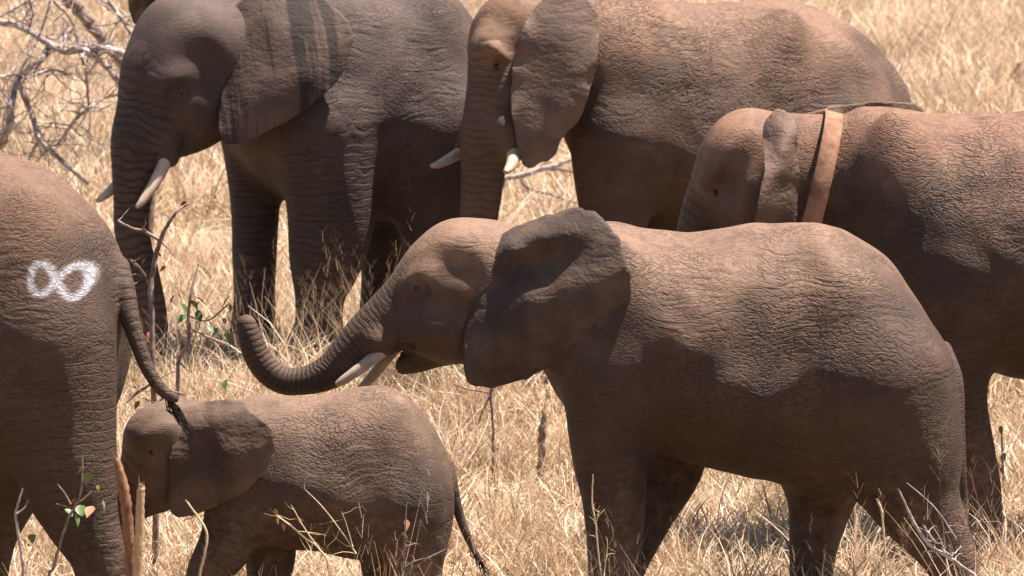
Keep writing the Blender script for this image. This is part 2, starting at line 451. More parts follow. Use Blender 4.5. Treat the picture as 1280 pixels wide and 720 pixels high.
        top = Pm + thk[..., None] * nrm; bot = Pm - thk[..., None] * nrm
        V = [c2 + nrm * th / 2] + list(top.reshape(-1, 3)) + [c2 - nrm * th / 2] + list(bot.reshape(-1, 3))
        F = []; K = (M - 1) * N; o2 = K + 1
        for j in range(N):
            j2 = (j + 1) % N
            F.append((0, 1 + j, 1 + j2)); F.append((o2, o2 + 1 + j2, o2 + 1 + j))
            for i in range(M - 2):
                a, b, cc, d = 1 + i * N + j, 1 + (i + 1) * N + j, 1 + (i + 1) * N + j2, 1 + i * N + j2
                F.append((a, b, cc, d)); F.append((o2 + a, o2 + d, o2 + cc, o2 + b))
            a, b = 1 + (M - 2) * N + j, 1 + (M - 2) * N + j2
            F.append((a, o2 + a, o2 + b, b))
        o = mesh_obj('ear', V, F, mat, s.root)
        import bmesh
        bm = bmesh.new(); bm.from_mesh(o.data); bmesh.ops.recalc_face_normals(bm, faces=bm.faces); bm.to_mesh(o.data); bm.free()
        o.data.polygons.foreach_set('use_smooth', np.ones(len(o.data.polygons), dtype=bool))
        return o
    def tusk(s, pts):
        C = catmull(np.array([list(s.P(x, y, l)) + [s.m(r)] for x, y, l, r in pts]), 6)
        C = np.vstack([C, C[-1] + (C[-1] - C[-2]) * 0.5]); C[-1, 3] = C[-2, 3] * 0.35
        V, F = tube(C[:, :3], C[:, 3], 14)
        return mesh_obj('tusk', V, F, M_IVORY, s.root)
    def eye(s, x, y, lat, r=0.022):
        c = s.P(x, y, lat) if not isinstance(x, np.ndarray) else x
        V = []; F = []; n, mm = 8, 14
        for i in range(n + 1):
            ph = math.pi * i / n
            for j in range(mm): V.append(c + r * np.array([math.sin(ph) * math.cos(2 * math.pi * j / mm), math.sin(ph) * math.sin(2 * math.pi * j / mm), math.cos(ph)]))
        for i in range(n):
            for j in range(mm): F.append((i * mm + j, (i + 1) * mm + j, (i + 1) * mm + (j + 1) % mm, i * mm + (j + 1) % mm))
        return mesh_obj('eye', V, F, M_EYE, s.root)
    def tuft(s, pts, nh=40, spread=0.05, length=0.16):
        """wiry hair at the tail's end"""
        C = [s.P(x, y, l) for x, y, l in pts]; parts = []
        for i in range(nh):
            t = random.random(); p = C[0] * (1 - t) + C[-1] * t
            d = (C[-1] - C[0]); d = d / (np.linalg.norm(d) + 1e-6) * length * random.uniform(.5, 1.1)
            q = p + d + np.array([random.gauss(0, spread), random.gauss(0, spread), random.gauss(0, spread * .6) - 0.02])
            mid = (p + q) / 2 + np.array([random.gauss(0, .01) for _ in range(3)])
            parts.append(tube([p, mid, q], [0.0032, 0.0026, 0.0010], 4))
        V, F = merge(parts); o = mesh_obj('tail_hair', V, F, M_HAIR, s.root); o['kind'] = 'stuff'; return o

M_IVORY = simple_mat('ivory', (0.30, 0.215, 0.15), (0.46, 0.355, 0.27), 9.0, 0.42, 0.002, (1, 1, 1))
M_EYE = simple_mat('eye_dark', (0.012, 0.008, 0.006), (0.03, 0.016, 0.01), 30, 0.12)
M_HAIR = simple_mat('tail_hair', (0.012, 0.01, 0.009), (0.03, 0.022, 0.016), 30, 0.9, spec=.1)
HIDE = (0.104, 0.070, 0.051); DUST_SUNLIT = (0.245, 0.155, 0.102)  # back dust colour includes a painted sunlit brightening

# ------------------------------------------------------------------ elephant D: the tusked one with trunk reaching forward over the calf
def elephant_reaching():
    e = Elephant('brown tusked elephant reaching its curled trunk forward over the calf\'s back', 28.4, 950, 0)
    hm = skin_material('hide_reaching', HIDE, DUST_SUNLIT, 0.85, zoff=2.12, rots=(28, -66), ringf=105.0, ringh=.0035)
    em = ear_material('ear_reaching', (0.060, 0.043, 0.034), (0.108, 0.076, 0.057))
    e.use(0, 0, 1)
    e.torso([(655, 395, 405, .05), (668, 345, 440, .22), (700, 300, 500, .36), (750, 276, 545, .46), (800, 280, 560, .53), (850, 287, 573, .58), (900, 287, 588, .60),
             (950, 281, 600, .60), (1000, 277, 608, .57), (1040, 284, 612, .53), (1080, 304, 610, .47), (1115, 333, 600, .41), (1145, 370, 585, .35),
             (1168, 408, 560, .28), (1185, 450, 525, .17), (1192, 482, 492, .03)])
    # hip and shoulder bones, hollow flank
    e.chain([(1020, 304, .12, 12), (1038, 332, .31, 13), (1047, 370, .42, 13), (1046, 420, .465, 11), (1032, 470, .45, 7)], .16)
    e.ball(985, 400, .665, 56, 74, .10, rot=30, k=.16, op=-1)
    e.ball(1086, 405, .60, 34, 60, .09, rot=20, k=.16, op=-1)
    e.ball(770, 400, .36, 50, 105, .14, rot=-10, k=.16)
    e.chain([(826, 566, .44, 7), (818, 510, .555, 7), (806, 450, .59, 5), (790, 400, .60, 3)], .05, op=-1)   # fold behind the foreleg
    e.chain([(1068, 622, .46, 6), (1040, 570, .575, 6), (1015, 520, .61, 4)], .05, op=-1)                    # fold before the thigh
    e.ball(1090, 480, .30, 78, 135, .20, rot=-14, k=.2)
    # legs
    e.chain([(765, 470, .30, 62), (762, 560, .31, 48), (768, 630, .31, 39), (768, 700, .31, 33), (768, 760, .31, 32), (766, 800, .31, 37), (764, 822, .31, 40)], .12, 1.0, .7)
    e.chain([(830, 480, -.30, 56), (842, 570, -.31, 42), (808, 640, -.31, 36), (778, 705, -.31, 31), (762, 760, -.31, 31), (750, 800, -.31, 38)], .12, 1.0, .7)
    e.chain([(1105, 480, .28, 88), (1128, 560, .29, 74), (1140, 615, .30, 58), (1172, 670, .30, 40), (1192, 710, .30, 32), (1196, 760, .30, 32), (1190, 805, .30, 38), (1186, 822, .30, 40)], .14, 1.0, .7)
    e.chain([(1050, 480, -.28, 80), (1032, 570, -.29, 62), (1026, 625, -.30, 42), (1016, 690, -.30, 30), (1014, 740, -.30, 28), (1006, 800, -.30, 36)], .14, 1.0, .7)
    e.chain([(1180, 436, 0, 10), (1193, 475, .12, 11), (1197, 530, .2, 9.5), (1200, 580, .22, 8), (1205, 630, .22, 6), (1209, 660, .22, 4)], .015, 1, .25)
    e.tuft([(1205, 640, .22), (1212, 690, .22)])
    # head, in the enlarged crop's pixels
    e.use(280, 240, 2.37)
    e.ball(748, 215, 0, 172, 130, .26, rot=0, k=.08)
    e.ball(668, 228, 0, 98, 118, .235, rot=35, k=.08)
    e.chain([(900, 300, 0, 170), (760, 300, 0, 170), (660, 300, 0, 150)], .15, .82)
    e.chain([(648, 272, 0, 112), (565, 328, 0, 102), (490, 385, 0, 88), (430, 430, 0, 76), (380, 478, 0, 66), (330, 522, 0, 55), (280, 548, 0, 47), (230, 560, 0, 42),
             (180, 560, 0, 41), (135, 535, 0, 41), (100, 490, 0, 40), (82, 445, 0, 37), (70, 410, 0, 33), (66, 392, 0, 30)], .07, .92, 1.0, n=7)
    e.ball(620, 395, .12, 110, 80, .14, rot=-10, k=.1)                # cheek
    e.ball(690, 420, .10, 120, 85, .15, rot=10, k=.1)
    e.chain([(720, 420, 0, 82), (640, 465, 0, 52), (570, 498, 0, 38), (540, 510, 0, 30), (530, 520, 0, 22)], .04, 1.15)   # lower jaw
    e.chain([(455, 445, .11, 42), (480, 455, .115, 34)], .05, 1)      # tusk sheath
    e.chain([(455, 445, -.11, 42), (480, 455, -.115, 34)], .05, 1)
    e.chain([(515, 470, .10, 16), (560, 448, .17, 13), (610, 425, .22, 8)], .03, 1, op=-1)   # mouth line
    e.ball(665, 205, .285, 80, 46, .05, rot=30, k=.10, op=-1)          # temple hollow
    e.ball(590, 256, .165, 60, 26, .05, rot=-25, k=.07)
    e.ball(690, 158, 0, 78, 66, .19, k=.07)                # brow
    e.ball(572, 288, .215, 36, 26, .04, k=.04, op=-1)
    e.ball(572, 286, .172, 24, 19, .045, k=.03)
    e.build(.0155, hm, head=(760, 300))
    e.eye(571, 287, .196, .021); e.eye(571, 287, -.196, .021)
    out = [(742, 240, .19), (765, 180, .15), (830, 122, .13), (920, 78, .17), (1000, 58, .25), (1062, 48, .33), (1110, 66, .40), (1145, 110, .45), (1188, 180, .50), (1206, 250, .53),
           (1196, 320, .53), (1165, 380, .51), (1100, 440, .47), (1030, 486, .42), (950, 525, .38), (880, 560, .35), (800, 576, .33), (738, 572, .32), (716, 545, .315), (712, 480, .30), (716, 400, .28), (728, 320, .25)]
    inn = [(785, 225, .255), (850, 155, .295), (930, 115, .335), (1010, 95, .38), (1075, 100, .42), (815, 270, .275), (870, 225, .30), (950, 195, .345), (1040, 175, .43), (1000, 260, .46), (1090, 230, .505), (900, 310, .425), (1080, 330, .53), (980, 380, .47), (850, 400, .405), (930, 470, .415), (790, 480, .36)]
    e.ear(out, (900, 310, .425), em, bulge=.0, folds=(.016, 7, .6), inner=inn)
    e.ear(out, (900, 310, .425), em, bulge=.0, folds=(.02, 5, .2), inner=inn, mirror=True, dz=.06)
    e.tusk([(500, 448, .125, 17), (460, 478, .135, 18), (400, 525, .15, 17), (350, 560, .16, 13), (332, 570, .165, 7)])
    e.tusk([(515, 455, -.125, 17), (485, 490, -.135, 17), (440, 545, -.15, 16), (400, 590, -.16, 12), (385, 605, -.165, 6)])
    return e

# ------------------------------------------------------------------ elephant E: the calf
def elephant_calf():
    e = Elephant('small brown calf beneath the reaching trunk, its head behind a bigger elephant\'s hind leg', 27.5, 380, 0)
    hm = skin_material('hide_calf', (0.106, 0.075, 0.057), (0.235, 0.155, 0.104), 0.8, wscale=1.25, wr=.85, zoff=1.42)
    em = ear_material('ear_calf', (0.085, 0.060, 0.046), (0.14, 0.096, 0.07))
    e.use(120, 440, 2.46)
    e.torso([(330, 330, 350, .03), (345, 240, 430, .14), (400, 170, 520, .22), (470, 148, 570, .28), (550, 142, 595, .33), (650, 137, 610, .36), (740, 121, 622, .37),
             (830, 106, 632, .36), (900, 115, 630, .33), (960, 148, 615, .30), (1010, 200, 590, .26), (1055, 262, 540, .20), (1085, 330, 470, .11), (1096, 390, 410, .02)])
    e.ball(900, 240, .18, 46, 100, .07, rot=22, k=.14)
    e.ball(790, 300, .43, 80, 110, .06, rot=30, k=.13, op=-1)
    e.ball(960, 440, .16, 120, 190, .12, rot=-8, k=.14)
    e.ball(430, 380, .18, 80, 170, .09, k=.12)
    e.chain([(440, 470, .13, 100), (400, 590, .15, 84), (345, 680, .16, 66), (325, 780, .18, 56), (325, 880, .18, 55), (325, 960, .18, 62), (322, 1000, .18, 66)], .08, 1, .6)
    e.chain([(520, 500, -.17, 95), (535, 620, -.18, 80), (530, 700, -.18, 66), (520, 800, -.18, 56), (515, 960, -.18, 62)], .08, 1, .6)
    e.chain([(960, 470, .16, 130), (980, 590, .17, 98), (990, 680, .17, 74), (1020, 780, .17, 56), (1015, 900, .17, 56), (1010, 1000, .17, 66)], .1, 1, .6)
    e.chain([(920, 480, -.16, 120), (900, 600, -.17, 92), (890, 700, -.17, 68), (905, 800, -.17, 54), (895, 960, -.17, 62)], .1, 1, .6)
    e.chain([(1078, 350, 0, 26), (1095, 420, .02, 20), (1120, 510, .02, 15), (1150, 585, .02, 12), (1180, 640, .02, 9)], .03, 1, .25)
    e.tuft([(1150, 590, .02), (1185, 650, .02)], 26, .02, .07)
    # head
    e.ball(225, 265, 0, 135, 110, .19, rot=8, k=.08)
    e.ball(300, 290, 0, 150, 130, .19, k=.1)
    e.chain([(380, 310, 0, 130), (290, 330, 0, 125)], .12, .8)
    e.chain([(190, 290, 0, 100), (140, 380, 0, 74), (108, 460, 0, 58), (90, 540, 0, 46), (75, 620, 0, 38), (68, 700, 0, 32), (75, 760, 0, 27)], .06, .92, .9)
    e.ball(205, 385, .08, 80, 82, .10, k=.07); e.ball(205, 385, -.08, 80, 82, .10, k=.07)
    e.chain([(240, 400, 0, 62), (200, 450, 0, 42), (165, 478, 0, 24)], .05, 1.1)
    e.ball(190, 250, .17, 50, 26, .035, rot=-30, k=.05)
    e.ball(175, 310, .165, 30, 22, .03, k=.03)
    e.build(.0135, hm, head=(320, 300))
    e.eye(172, 310, .188, .016); e.eye(172, 310, -.188, .016)
    out = [(250, 225, .15), (275, 172, .11), (350, 152, .12), (430, 148, .19), (485, 190, .285), (536, 232, .33), (548, 300, .355), (522, 362, .355), (480, 410, .345), (400, 462, .31), (320, 492, .275),
           (262, 512, .255), (236, 495, .25), (222, 440, .24), (226, 340, .225), (238, 270, .205)]
    inn = [(295, 215, .205), (360, 190, .22), (430, 185, .25), (310, 265, .235), (390, 240, .265), (400, 310, .31), (450, 260, .31), (330, 400, .285), (430, 380, .34), (500, 300, .355), (280, 420, .26)]
    e.ear(out, (360, 320, .265), em, bulge=.0, folds=(.012, 7, 2.2), th=.016, inner=inn)
    e.ear(out, (360, 320, .265), em, bulge=.0, folds=(.012, 5, .2), th=.016, inner=inn, mirror=True, dz=.04)
    return e

# ------------------------------------------------------------------ elephant F: rump with the white painted mark
def elephant_marked():
    e = Elephant('large elephant with a white infinity sign painted on its rump, tail on the calf', 26.7, -40, -12)
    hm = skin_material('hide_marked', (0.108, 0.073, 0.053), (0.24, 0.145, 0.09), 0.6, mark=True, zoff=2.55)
    em = ear_material('ear_marked', (0.11, 0.08, 0.062), (0.16, 0.115, 0.088))
    e.use(0, 180, 1.3333)
    e.torso([(-640, 200, 220, .04), (-600, 100, 320, .28), (-540, 30, 430, .42), (-460, -10, 500, .52), (-360, -20, 540, .62), (-250, -15, 565, .69), (-140, -8, 575, .71), (-60, -4, 570, .70), (0, 10, 560, .66),
             (45, 24, 545, .60), (90, 52, 525, .52), (130, 84, 500, .44), (165, 124, 460, .35), (190, 165, 410, .26), (207, 215, 340, .15), (213, 260, 290, .03)])
    e.ball(30, 170, .36, 40, 100, .12, rot=22, k=.25)
    e.ball(78, 300, .30, 84, 185, .26, rot=-10, k=.2)
    e.ball(90, 300, -.30, 105, 190, .26, rot=-12, k=.22)
    # hind legs: the near one swings back, the far one under the belly
    e.chain([(80, 330, .32, 104), (96, 450, .33, 94), (112, 545, .34, 82), (135, 620, .34, 62), (165, 690, .34, 46), (170, 760, .34, 44), (160, 840, .34, 48), (155, 905, .34, 54)], .16, 1, .6)
    e.chain([(70, 330, -.32, 128), (40, 450, -.33, 100), (0, 560, -.34, 76), (-25, 640, -.34, 58), (-35, 720, -.34, 48), (-50, 800, -.34, 50), (-50, 870, -.34, 54)], .16, 1, .6)
    e.chain([(-460, 330, .38, 100), (-460, 480, .38, 78), (-455, 620, .38, 58), (-455, 760, .38, 50), (-455, 860, .38, 56), (-455, 905, .38, 60)], .16, 1, .6)
    e.chain([(-500, 330, -.38, 100), (-510, 480, -.38, 78), (-520, 620, -.38, 58), (-520, 760, -.38, 50), (-520, 870, -.38, 58)], .16, 1, .6)
    e.chain([(196, 205, .02, 20), (209, 245, .10, 17), (217, 285, .15, 15), (228, 327, .18, 13.5), (245, 372, .20, 12), (268, 408, .21, 11), (290, 424, .21, 9)], .06, 1, .5)
    e.tuft([(272, 412, .21), (292, 440, .22)], 80, .014, .12)
    # head beyond the frame
    e.ball(-720, 90, 0, 130, 130, .36, k=.12)
    e.chain([(-600, 170, 0, 170), (-700, 160, 0, 150)], .2, .8)
    e.chain([(-760, 130, 0, 115), (-820, 260, 0, 85), (-850, 400, 0, 62), (-860, 540, 0, 50), (-860, 680, 0, 40), (-840, 780, 0, 32)], .08, .92, 1.0)
    e.chain([(-690, 250, 0, 90), (-740, 320, 0, 50), (-775, 345, 0, 28)], .06, 1.1)
    th = np.linspace(0, 2 * math.pi, 90)
    mk = []
    for t in th:
        k = 1 / (1 + math.sin(t) ** 2)
        x = 91 + 39 * math.cos(t) * k; y = 229 + 70 * math.sin(t) * math.cos(t) * k + 7 * math.cos(t) * k
        mk.append(e.P(x, y, .55)[[0, 2]])
    e.build(.017, hm, mark=mk)
    out = [(-660, 60, .32), (-600, -10, .34), (-520, -20, .42), (-440, 40, .56), (-410, 140, .68), (-440, 240, .73), (-520, 320, .70), (-600, 390, .60), (-650, 370, .5), (-670, 280, .40), (-665, 160, .34)]
    e.ear(out, (-550, 150, .55), em, folds=(.03, 4, .5)); e.ear(out, (-550, 150, .55), em, mirror=True)
    e.eye(-770, 150, .29); e.eye(-770, 150, -.29)
    e.tusk([(-765, 290, .17, 20), (-830, 390, .2, 18), (-880, 430, .22, 12), (-905, 440, .22, 6)])
    e.tusk([(-765, 290, -.17, 20), (-830, 390, -.2, 18), (-880, 430, -.22, 12), (-905, 440, -.22, 6)])
    return e

# ------------------------------------------------------------------ elephant A: behind left, big dark one with streaked ear
def elephant_streaked():
    e = Elephant('dark elephant with wet streaks on its ear beside the bare dead tree', 38.9, 440, 24)
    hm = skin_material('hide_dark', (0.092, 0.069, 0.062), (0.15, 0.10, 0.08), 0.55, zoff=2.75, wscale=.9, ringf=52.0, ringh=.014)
    em = ear_material('ear_streaked', (0.085, 0.06, 0.05), (0.12, 0.085, 0.068), streak=.9)
    e.use(120, 0, 2.0)
    e.torso([(330, 180, 200, .05), (350, 60, 340, .35), (400, -20, 440, .50), (470, -60, 500, .60), (560, -70, 530, .66), (650, -62, 545, .70), (740, -58, 550, .70), (820, -50, 545, .66),
             (880, -20, 525, .58), (925, 30, 490, .46), (955, 90, 430, .32), (972, 160, 350, .18), (980, 230, 260, .03)])
    e.ball(560, 260, .42, 105, 190, .17, rot=-8, k=.16)
    e.ball(860, 320, .38, 120, 210, .26, rot=-12, k=.18)
    e.ball(850, 70, .40, 36, 80, .12, rot=22, k=.25)
    e.chain([(570, 330, .40, 126), (584, 440, .42, 116), (588, 540, .42, 108), (576, 640, .42, 92), (560, 740, .42, 62), (556, 840, .42, 60), (552, 900, .42, 68)], .16, 1, .6)
    e.chain([(400, 330, -.36, 90), (398, 440, -.38, 70), (398, 540, -.38, 60), (396, 640, -.38, 56), (396, 740, -.38, 52), (394, 820, -.38, 58), (394, 850, -.38, 62)], .14, 1, .6)
    e.chain([(860, 330, .38, 150), (850, 450, .38, 110), (840, 560, .38, 84), (850, 680, .38, 62), (850, 780, .38, 56), (845, 860, .38, 62)], .16, 1, .3)
    e.chain([(800, 330, -.38, 140), (740, 480, -.38, 96), (720, 580, -.38, 72), (720, 680, -.38, 58), (715, 820, -.38, 60)], .16, 1, .3)
    e.chain([(975, 150, 0, 18), (985, 260, 0, 15), (985, 400, 0, 11), (985, 520, 0, 8)], .04, 1, .2)
    # head
    e.ball(215, 110, .12, 120, 125, .33, rot=0, k=.12, yaw=-12)
    e.ball(170, 190, .15, 100, 130, .29, rot=10, k=.12)
    e.chain([(420, 150, .05, 190), (300, 150, .10, 150)], .2, .85)
    e.chain([(160, 190, .15, 92), (138, 280, .16, 86), (112, 350, .17, 74), (100, 420, .17, 60), (92, 490, .17, 48), (88, 560, .17, 43), (96, 620, .17, 44), (112, 690, .17, 46),
             (130, 780, .17, 46), (140, 880, .17, 43), (136, 960, .17, 36)], .08, .95, 1.0, n=7)
    e.ball(250, 260, .24, 90, 92, .20, rot=-20, k=.1)
    e.chain([(300, 250, .15, 90), (250, 310, .15, 66), (205, 352, .15, 42)], .07, 1.1)
    e.chain([(172, 345, .30, 36), (182, 392, .32, 27)], .06, 1)
    e.chain([(100, 345, .02, 34), (80, 392, .01, 26)], .06, 1)
    e.ball(262, 165, .50, 60, 46, .05, rot=40, k=.12, op=-1)
    e.ball(200, 194, .365, 56, 26, .07, rot=-15, k=.10)
    e.ball(210, 228, .44, 34, 26, .045, k=.03, op=-1)
    e.ball(210, 228, .405, 26, 19, .045, k=.02)
    e.build(.019, hm, head=(300, 150))
    e.eye(209, 229, .432, .026); e.eye(e.P(209, 229, .432) * np.array([1, -1, 1]) + np.array([0, .26, 0]), 0, 0, .026)
    out = [(318, 170, .41), (318, 90, .35), (345, 20, .30), (410, -25, .34), (500, -30, .45), (575, 5, .57), (628, 50, .68), (640, 100, .74), (622, 170, .78), (565, 240, .78), (485, 298, .72), (400, 344, .62),
           (335, 362, .55), (311, 345, .53), (308, 290, .49)]
    inn = [(360, 110, .43), (440, 60, .51), (540, 90, .67), (420, 200, .61), (520, 190, .75), (370, 290, .58), (460, 260, .70)]
    e.ear(out, (455, 150, .61), em, bulge=.0, folds=(.010, 5, 1.0), th=.026, inner=inn)
    far = [(235, 40, -.18), (190, 0, -.22), (130, -22, -.34), (85, -15, -.5), (84, 20, -.6), (105, 60, -.62), (150, 120, -.58), (200, 190, -.5), (230, 220, -.36), (240, 130, -.22)]
    e.ear(far, (165, 70, -.42), em, bulge=.02, folds=(.02, 4, 0), th=.026)
    e.tusk([(180, 370, .32, 17), (172, 405, .34, 17), (148, 455, .38, 14.5), (118, 500, .42, 10), (102, 518, .43, 5)])
    e.tusk([(100, 385, .0, 16), (80, 430, .0, 16), (44, 470, .01, 13), (16, 494, .02, 9), (1, 503, .02, 5)])
    return e

# ------------------------------------------------------------------ elephant B: behind middle
def elephant_turned():
    e = Elephant('wrinkled elephant with its tusked head turned outward, standing behind the collared one', 38.0, 900, 20)
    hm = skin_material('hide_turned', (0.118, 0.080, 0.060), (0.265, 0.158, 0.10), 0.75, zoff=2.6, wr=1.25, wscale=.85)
    em = ear_material('ear_turned', (0.112, 0.079, 0.062), (0.17, 0.12, 0.092))
    e.use(520, 0, 2.0)
    e.torso([(375, 190, 210, .05), (395, 60, 360, .36), (440, -10, 460, .50), (500, -30, 540, .60), (580, -14, 590, .68), (660, 0, 615, .73), (740, 6, 630, .74), (820, 2, 635, .73), (890, -5, 630, .70),
             (960, 4, 610, .64), (1020, 28, 580, .58), (1080, 60, 540, .51), (1130, 102, 490, .43), (1180, 160, 420, .31), (1215, 220, 350, .18), (1232, 280, 300, .03)])
    e.ball(900, 130, .44, 40, 100, .13, rot=22, k=.25)
    e.ball(780, 200, .84, 80, 120, .10, rot=30, k=.22, op=-1)
    e.ball(520, 300, .42, 110, 230, .18, rot=-6, k=.18)
    e.ball(1040, 320, .36, 150, 230, .26, rot=-14, k=.2)
    e.chain([(500, 340, .40, 112), (492, 460, .42, 92), (495, 580, .42, 76), (495, 720, .42, 62), (492, 880, .42, 58), (490, 1030, .42, 66), (488, 1090, .42, 72)], .16, 1, .6)
    e.chain([(560, 400, -.38, 110), (570, 560, -.38, 80), (565, 740, -.38, 62), (560, 960, -.38, 60), (556, 1030, -.38, 68)], .16, 1, .6)
    e.chain([(1060, 400, .38, 170), (1070, 560, .38, 120), (1080, 700, .38, 84), (1100, 840, .38, 62), (1095, 960, .38, 60), (1085, 1080, .38, 70)], .16, 1, .6)
    e.chain([(980, 400, -.38, 150), (950, 560, -.38, 110), (930, 720, -.38, 76), (940, 860, -.38, 58), (930, 1030, -.38, 66)], .16, 1, .6)
    e.chain([(1205, 260, 0, 16), (1226, 360, 0, 15), (1235, 500, 0, 11), (1235, 640, 0, 7)], .04, 1, .2)
    # head turned towards the camera
    e.ball(268, 72, .22, 104, 104, .29, rot=0, k=.12, yaw=28)
    e.ball(228, 110, .22, 66, 100, .30, rot=0, k=.10, yaw=30)
    e.chain([(450, 150, .1, 190), (330, 120, .15, 140)], .2, .85)
    e.chain([(200, 130, .32, 68), (190, 220, .34, 62), (176, 300, .36, 58), (170, 370, .36, 58), (168, 430, .36, 54), (160, 520, .36, 48), (152, 620, .36, 42), (150, 720, .36, 38), (155, 820, .36, 34), (165, 890, .36, 28)], .08, .95, .8, n=7)
    e.ball(230, 260, .40, 52, 110, .16, rot=0, k=.1)
    e.chain([(160, 260, .12, 30), (135, 330, .10, 28), (118, 372, .10, 21)], .07, 1.0)          # far tusk sheath
    e.chain([(225, 320, .52, 34), (240, 385, .55, 26)], .07, 1.0)
    e.ball(235, 355, .40, 40, 42, .14, k=.08)
    e.ball(160, 126, .12, 24, 38, .09, rot=15, k=.06)                  # far brow
    e.ball(185, 165, .60, 26, 48, .08, rot=0, k=.07, op=-1)
    e.ball(205, 128, .54, 40, 20, .08, rot=30, k=.06)
    e.ball(243, 110, .62, 26, 80, .09, rot=-18, k=.07, op=-1)
    e.build(.0185, hm, head=(340, 100))
    e.eye(200, 168, .525, .022)
    out = [(243, 150, .54), (262, 80, .54), (292, 25, .50), (340, -20, .48), (400, -28, .54), (442, 10, .64), (459, 62, .70), (455, 130, .75), (442, 200, .78), (425, 258, .78), (398, 312, .77), (362, 352, .74),
           (348, 388, .73), (312, 408, .71), (284, 422, .70), (264, 398, .68), (248, 335, .64), (238, 270, .60), (238, 205, .56)]
    e.ear(out, (340, 190, .69), em, bulge=.0, folds=(.016, 7, .9), th=.026, inner=[(290, 130, .585), (370, 80, .66), (400, 180, .765), (320, 270, .70), (370, 270, .77), (300, 340, .71)])
    fo = [(300, 60, -.10), (380, 20, -.16), (470, 10, -.30), (560, 40, -.44), (600, 120, -.56), (580, 230, -.62), (500, 320, -.58), (400, 360, -.42), (330, 300, -.26), (300, 180, -.14)]
    e.ear(fo, (450, 170, -.42), em, bulge=.0, folds=(.02, 4, .9), th=.026)
    e.tusk([(140, 360, .10, 14), (118, 376, .11, 14), (85, 396, .14, 12.5), (55, 411, .18, 9), (38, 415, .20, 5)])
    e.tusk([(240, 370, .56, 17), (243, 395, .62, 16), (237, 415, .72, 13), (226, 428, .80, 8)])
    return e

